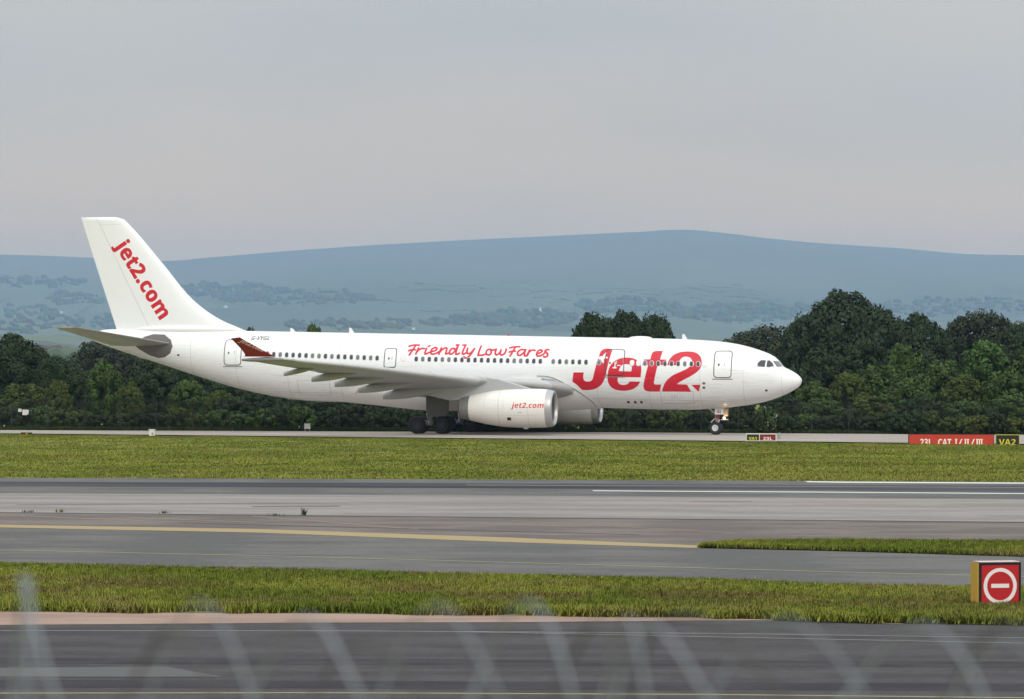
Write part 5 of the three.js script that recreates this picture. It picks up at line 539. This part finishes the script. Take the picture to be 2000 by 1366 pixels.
{
  const f0 = polyline(G.grass0), f1 = polyline(G.grass1), tg = tuft(1, 10, 0.105, 0.13, 0.007);
  meadow('verge_grass', 'unmown green grass strip between the two nearest taxiways', 150000, tg, () => { const x = lerp(-17, 18, rand()), a = f0(x), b = f1(x), t = rand() < 0.12 ? 1 - rand() * 0.06 : rand(), z = lerp(a, b, t) + (t > 0.97 ? (fbm(x * 1.4, 3, 9, 3) - 0.5) * 1.0 : 0); return [x, 0.015, z, lerp(0.8, 1.5, rand()) * (t > 0.93 ? 1.35 : 0.95)]; }, (x, z) => { const t = (z - f0(x)) / (f1(x) - f0(x)), c = grassTint(x, z), m = smooth(0.22, 0.5, t) * (1 - smooth(0.55, 0.85, t)) * smooth(0.3, 0.62, fbm(x / 2.2 + 3, z / 1.5 + 80, 77, 3)); return rand() < 0.75 ? mix3(c, [0.26, 0.17, 0.085], m * 0.8) : c; });
  const I = G.island, top = polyline([[5.4, I[0][1] - 0.1], ...I.slice(1, 5)]), bot = polyline([I[0], I[7], I[6], I[5]]);
  meadow('island_grass', 'long wedge of lush grass ending in a point between the taxiways', 34000, tg, () => { const x = lerp(I[0][0], 24, rand()), t = rand() < 0.25 ? 0.9 + rand() * 0.1 : rand(), z = lerp(top(x), bot(x), t); return [x, 0.025, z, lerp(0.9, 1.5, rand())]; }, (x, z) => grassTint(x, z));
  const tf = tuft(2, 12, 0.075, 0.3, 0.016), fr = polyline(G.rwyFar);
  meadow('airfield_grass', 'wide mown grass field between the runway and the far taxiway', 140000, tf, () => { const x = lerp(-1, 1, rand()), t = rand(), u = rand() < 0.3 ? lerp(0.9, 1, rand()) : t; let d0 = 190, X = x * 46, d = lerp(-fr(X), crestD(X) + 3, u); X = x * (d * 0.127 + 6); d = lerp(-fr(X) + 0.2, crestD(X) + 3, u); return [X, groundH(X, d) - 0.01, -d, lerp(0.7, 1.3, rand())]; }, (x, z) => { const b = fbm(x / 16 + 7, z / 9 + 90, 401, 3); return mix3(grassTint(x, z, 1.0), [0.34, 0.33, 0.08], smooth(0.45, 0.75, b) * 0.6); });
  const zt = polyline(G.taxiFar);
  meadow('rough_verge', 'dark rough grass and nettles along the foot of the far hedge', 42000, tuft(5, 9, 0.26, 0.25, 0.022), () => { const x = lerp(-56, 50, rand()); return [x, -0.03, zt(x) - 0.25 - rand() * rand() * 8, lerp(0.6, 1.25, rand())]; }, () => { const k = lerp(0.6, 1.5, rand()); return [0.055 * k, 0.078 * k, 0.022 * k]; });
  // yellow flowers in the verge
  const fl = new THREE.InstancedMesh(new THREE.IcosahedronGeometry(0.014, 0), mat([0.7, 0.55, 0.03]), 130), m = new THREE.Matrix4();
  for (let i = 0; i < 130; i++) { const x = lerp(-16, 16, rand()), z = lerp(f0(x), f1(x), rand() * 0.75 + 0.03); m.setPosition(x, 0.13 + rand() * 0.05, z); fl.setMatrixAt(i, m); }
  fl.name = 'yellow_flowers'; fl.userData = { label: 'tiny yellow flowers scattered in the near grass strip', category: 'flowers', kind: 'stuff' }; fl.castShadow = true; scene.add(fl);
  // weeds in the joint between the concretes
  const weedM = mat([0.06, 0.1, 0.025], { side: THREE.DoubleSide });
  [['w1', 0.3, 0.1, 'tall thin weed standing alone in the concrete joint'], ['w2', 0.1, 0.35, 'leftmost low weed tuft in the concrete joint'], ['w3', 0.13, 0.25, 'second low weed tuft from the left in the concrete joint'], ['w4', 0.1, 0.22, 'low weed tuft in the joint near the brown patch'], ['w5', 0.1, 0.35, 'low weed tuft in the joint just left of the tall weed']].forEach(([k, h, s, label], i) => {
    const g = thing('weed', label, 'weed', [D.P[k][0], 0.004, D.P[k][1]], 0, 'weeds in the concrete joint');
    mesh('leaves', tuft(30 + i, 26, h, s, 0.02), weedM, g);
    if (k === 'w1') mesh('stem', rod([0, 0, 0], [0.02, 0.24, 0], 0.012, 0.008, 6), weedM, g);
  });
}
// ---------- signs ----------
function boardText(w, h, draw) { return canvasTex(w, h, draw); }
function sign(name, label, x0, x1, top, d, { height = 0.95, depth = 0.3, turn = 0, side, frame, face, legs = 2, gap = 0.04, group }) {
  const w = x1 - x0, cx = (x0 + x1) / 2, base = groundH(cx, d), g = thing(name, label, 'sign', [cx, base - 0.02, -d], turn, group), t = top - base + 0.02, b = Math.max(0.12, t - height);
  mesh('case', box(w, t - b, depth, 0, (t + b) / 2, -depth / 2, 0.015), frame, g);
  const fw = w - gap * 2, fh = t - b - gap * 2, pg = new THREE.PlaneGeometry(fw, fh); pg.translate(0, (t + b) / 2, 0.006); mesh('face', pg, face, g);
  for (let i = 0; i < legs; i++) mesh('leg', rod([lerp(-w / 2 + 0.15, w / 2 - 0.15, legs > 1 ? i / (legs - 1) : 0.5), 0, -depth / 2], [lerp(-w / 2 + 0.15, w / 2 - 0.15, legs > 1 ? i / (legs - 1) : 0.5), b + 0.02, -depth / 2], 0.03), mat([0.3, 0.3, 0.3]), g);
  if (side) mesh('side_panel', box(0.02, t - b - 0.01, depth - 0.02, -w / 2 - 0.012, (t + b) / 2, -depth / 2, 0.005), side, g);
  return g;
}
const black = mat([0.014, 0.014, 0.016], { roughness: 1 }), yellowBox = mat([0.55, 0.33, 0.035], { roughness: 0.55 }), palePost = mat([0.6, 0.6, 0.56]);
const printed = (w, h, draw) => new THREE.MeshStandardMaterial({ map: boardText(w, h, draw), roughness: 0.5 });
{
  const S = D.S;
  sign('runway_hold_sign', 'long orange red runway sign with white letters at the far taxiway edge', S.cat[0], S.cat[2], S.cat[1], 288, { height: 0.98, frame: black, face: printed(1536, 240, (c, w, h) => { c.fillStyle = '#b9301a'; c.fillRect(0, 0, w, h); text(c, '23L', 195, 232, 200, 225, '#ece6df'); text(c, 'CAT', 520, 232, 200, 250, '#ece6df'); c.fillStyle = '#ece6df'; const I = x => { c.fillRect(x, 88, 22, 144); c.fillRect(x - 12, 88, 46, 12); c.fillRect(x - 12, 220, 46, 12); }; I(845); const sl = x => { c.beginPath(); c.moveTo(x, 232); c.lineTo(x + 22, 232); c.lineTo(x + 75, 88); c.lineTo(x + 53, 88); c.fill(); }; sl(895); I(1015); I(1061); sl(1120); I(1228); I(1270); I(1312); }), legs: 4 });
  sign('location_sign', 'black sign with yellow letters beside the long orange red sign', S.va2[0], S.va2[2], S.va2[1], 287.5, { height: 0.96, frame: mat([0.4, 0.34, 0.04]), gap: 0.05, face: printed(384, 240, (c, w, h) => { c.fillStyle = '#0f0f0c'; c.fillRect(0, 0, w, h); text(c, 'VA2', 45, 226, 190, 290, '#c9bb1c'); }), turn: -0.12 });
  { // double board: black VA1 and dark red 23L
    const g = sign('runway_hold_sign', 'small two part black and dark red sign below the aircraft nose', S.va1[0], S.va1[2], S.va1[1], 297, { height: 0.82, frame: palePost, gap: 0.07, face: printed(768, 256, (c, w, h) => { c.fillStyle = '#d8d6cc'; c.fillRect(0, 0, w, h); c.fillStyle = '#14150f'; c.fillRect(0, 0, 325, h); c.fillStyle = '#7d1024'; c.fillRect(345, 0, w - 345, h); text(c, 'VA1', 50, 238, 176, 230, '#d8c81e'); text(c, '23L', 430, 238, 176, 250, '#eee6e0'); }) });
    mesh('power_box', box(0.22, 0.45, 0.25, (S.va1[2] - S.va1[0]) / 2 + 0.2, 0.5, -0.1), mat([0.3, 0.32, 0.33]), g);
  }
  sign('marker_board', 'low black and yellow marker board at the far left taxiway edge', S.blk[0], S.blk[2], S.blk[1], 316, { height: 0.36, depth: 0.12, frame: black, gap: 0.03, face: printed(256, 96, (c, w, h) => { c.fillStyle = '#0d0d0d'; c.fillRect(0, 0, w, h); c.fillStyle = '#c9820f'; c.fillRect(105, 0, 50, h); c.fillStyle = '#555'; c.fillRect(30, 40, 60, 30); c.fillRect(175, 40, 55, 30); }) });
  { const [x0, t, x1] = S.box, d = 314, cx = (x0 + x1) / 2, b = groundH(cx, d) - 0.02, g = thing('light_cabinet', 'small white equipment cabinet at the taxiway edge below the tail', 'cabinet', [cx, b, -d]); mesh('body', box(x1 - x0, t - b, 0.35, 0, (t - b) / 2, 0, 0.02), mat([0.62, 0.62, 0.62]), g); mesh('lid', box(x1 - x0 + 0.07, 0.05, 0.42, 0, t - b + 0.02, 0, 0.01), mat([0.68, 0.68, 0.68]), g); mesh('door', box(0.14, 0.22, 0.02, 0.06, (t - b) * 0.55, 0.18, 0.005), mat([0.3, 0.3, 0.32]), g); }
  { // no entry sign near the camera, turned a little to the right
    const [x, z] = D.P.noentry, g = thing('no_entry_sign', 'square red no entry sign with white ring and bar in near grass', 'sign', [x + 0.1, 0.0, z], 0.3);
    const w = 1.0, y0 = 0.02, y1 = 0.965; mesh('case', box(w, y1 - y0, 0.4, 0, (y0 + y1) / 2, -0.2, 0.015), black, g);
    const pg = new THREE.PlaneGeometry(w - 0.13, y1 - y0 - 0.12); pg.translate(0, (y0 + y1) / 2, 0.006);
    mesh('face', pg, printed(512, 512, (c) => { c.fillStyle = '#b3111a'; c.fillRect(0, 0, 512, 512); c.strokeStyle = '#e4dcdc'; c.lineWidth = 50; c.beginPath(); c.ellipse(256, 280, 205, 218, 0, 0, 7); c.stroke(); c.fillStyle = '#e4dcdc'; c.fillRect(132, 250, 248, 54); for (let i = 0; i < 300; i++) { c.fillStyle = `rgba(30,10,10,${rand() * 0.08})`; c.fillRect(rand() * 512, rand() * 512, 2 + rand() * 6, 2); } }), g);
    mesh('side_panel', box(0.02, y1 - y0 - 0.01, 0.39, -w / 2 - 0.012, (y0 + y1) / 2, -0.2, 0.004), yellowBox, g);
    mesh('top_trim', box(w - 0.06, 0.02, 0.36, 0, y1 + 0.011, -0.2, 0.005), mat([0.66, 0.55, 0.55]), g);
    for (const dx of [-0.35, 0.35]) mesh('leg', rod([dx, 0, -0.2], [dx, 0.08, -0.2], 0.04), mat([0.3, 0.3, 0.3]), g);
  }
  { const [x, z] = D.P.dock, b = groundH(x, -z), g = thing('yellow_plant', 'yellow flowering plant standing in the mown grass right of centre', 'plant', [x, b, z]); mesh('stalk', tuft(71, 12, 0.34, 0.1, 0.02), mat([0.2, 0.22, 0.04], { side: THREE.DoubleSide }), g); const c = crown(77, 0.13, 0.3, { lobes: 5, leaves: 220, size: 0.03, base: 0.1 }); c.translate(0, 0.14, 0); mesh('flower_head', c, mat([0.5, 0.3, 0.02], { vertexColors: true }), g); }
  // ---------- boundary fence with white notices ----------
  const fence = thing('boundary_fence', 'dark wire mesh boundary fence in front of the far hedge', 'fence', [0, -0.03, 0]);
  const postM = mat([0.03, 0.032, 0.03]), meshA = dataTex(128, (u, v, i, j) => ((i % 16) < 2 || (j % 16) < 2 ? 0.6 : 0.0)), meshM = new THREE.MeshStandardMaterial({ color: lin(0.012, 0.014, 0.012), alphaMap: meshA, transparent: true, side: THREE.DoubleSide, roughness: 0.8 });
  const postG = merge([rod([0, -0.2, 0], [0, 2.3, 0], 0.045, 0.045, 6), rod([0, 2.3, 0], [0, 2.6, 0.25], 0.035, 0.03, 6)]), panG = new THREE.PlaneGeometry(3, 2.2); { const uv = panG.attributes.uv; for (let i = 0; i < uv.count; i++) uv.setXY(i, uv.getX(i) * 7.5, uv.getY(i) * 5.5); } panG.translate(1.5, 1.15, 0.05);
  const railG = merge([rod([0, 2.26, 0.05], [3, 2.26, 0.05], 0.012, 0.012, 5), rod([0, 2.55, 0.22], [3, 2.55, 0.22], 0.008, 0.008, 5), rod([0, 2.42, 0.12], [3, 2.42, 0.12], 0.008, 0.008, 5)]);
  for (let i = -20; i <= 20; i++) { for (const [n, g, m] of [['post', postG, postM], ['mesh_panel', panG, meshM], ['top_wire', railG, postM]]) { const o = mesh(n, g, m, fence), zf = polyline(G.taxiFar); o.position.set(i * 3 + 0.6, 0, zf(i * 3 + 0.6) - 1.6); o.rotation.y = -Math.atan2(zf(i * 3 + 3.6) - zf(i * 3 + 0.6), 3); } }
  const notice = (x, y, w, h, d, label) => { const g = thing('fence_notice', label, 'notice', [x, y - h / 2, -d], 0, 'white notices along the boundary fence'); mesh('board', box(w, h, 0.03, 0, h / 2, 0, 0.008), mat([0.72, 0.72, 0.72]), g); return g; };
  notice(S.n1[0], S.n1[1], 0.28, 0.27, 350.7, 'smaller upper white notice at the far left of the boundary fence'); notice(S.n2[0], S.n2[1], 0.54, 0.46, 350.7, 'larger white notice at the far left of the boundary fence');
  const n3 = notice(S.n3[0] * 337.4 / 347, 0.42, 0.5, 0.44, 337.4, 'low white notice on short posts below the rear fuselage'); for (const dx of [-0.18, 0.18]) mesh('leg', rod([dx, -0.25, -0.03], [dx, 0.2, -0.03], 0.02), palePost, n3);
}
// ---------- coiled wire along the fence top, right in front of the lens ----------
{
  const d = 2.6, base = groundH(0, d), fence = thing('coiled_wire_fence', 'blurred coils of wire on the fence top right in front of the camera', 'fence', [0, base, -d]);
  const R = 0.056, cy = 5.1 - base - 0.152 - R, wireM = mat([0.24, 0.27, 0.31], { metalness: 0.2, roughness: 0.5 }), oldM = mat([0.07, 0.068, 0.07], { roughness: 0.8 });
  const coil = (ph, pitch, seed, r) => { const pts = []; for (let k = -170; k <= 170; k++) { const a = k / 12 * Math.PI * 2 + ph, t = k / 12, w = R * (0.55 + 0.9 * vnoise(t * 1.3 + 60, seed, 5)); pts.push(new THREE.Vector3(t * pitch + 0.1 * (vnoise(t + 90, seed, 6) - 0.5), cy + w * Math.cos(a) + 0.02 * (vnoise(t * 0.7 + 30, seed, 7) - 0.5), w * 1.4 * Math.sin(a))); } return new THREE.TubeGeometry(new THREE.CatmullRomCurve3(pts), 1400, r, 5); };
  mesh('coil_strand', coil(0.4, 0.132, 1, 0.0013), wireM, fence); mesh('coil_strand', coil(3.5, 0.123, 2, 0.0009), wireM, fence); mesh('coil_strand', coil(5.2, 0.131, 3, 0.0016), oldM, fence);
  const pm = mat([0.3, 0.33, 0.33], { metalness: 0.4, roughness: 0.5 });
  mesh('top_rail', rod([-1.75, cy - R - 0.02, 0], [1.75, cy - R - 0.02, 0], 0.02, 0.02, 10), pm, fence);
  mesh('bottom_rail', rod([-1.75, 0.15, 0], [1.75, 0.15, 0], 0.02, 0.02, 10), pm, fence);
  for (const x of [-1.7, 1.7]) mesh('post', rod([x, -0.3, -0.04], [x, cy, -0.04], 0.03, 0.03, 12), pm, fence);
  const bar = rod([0, 0.15, 0], [0, cy - R - 0.02, 0], 0.006, 0.006, 6); for (let i = -16; i <= 16; i++) { const b = mesh('fence_bar', bar, pm, fence); b.position.x = i * 0.1; }
}
renderer.render(scene, camera);
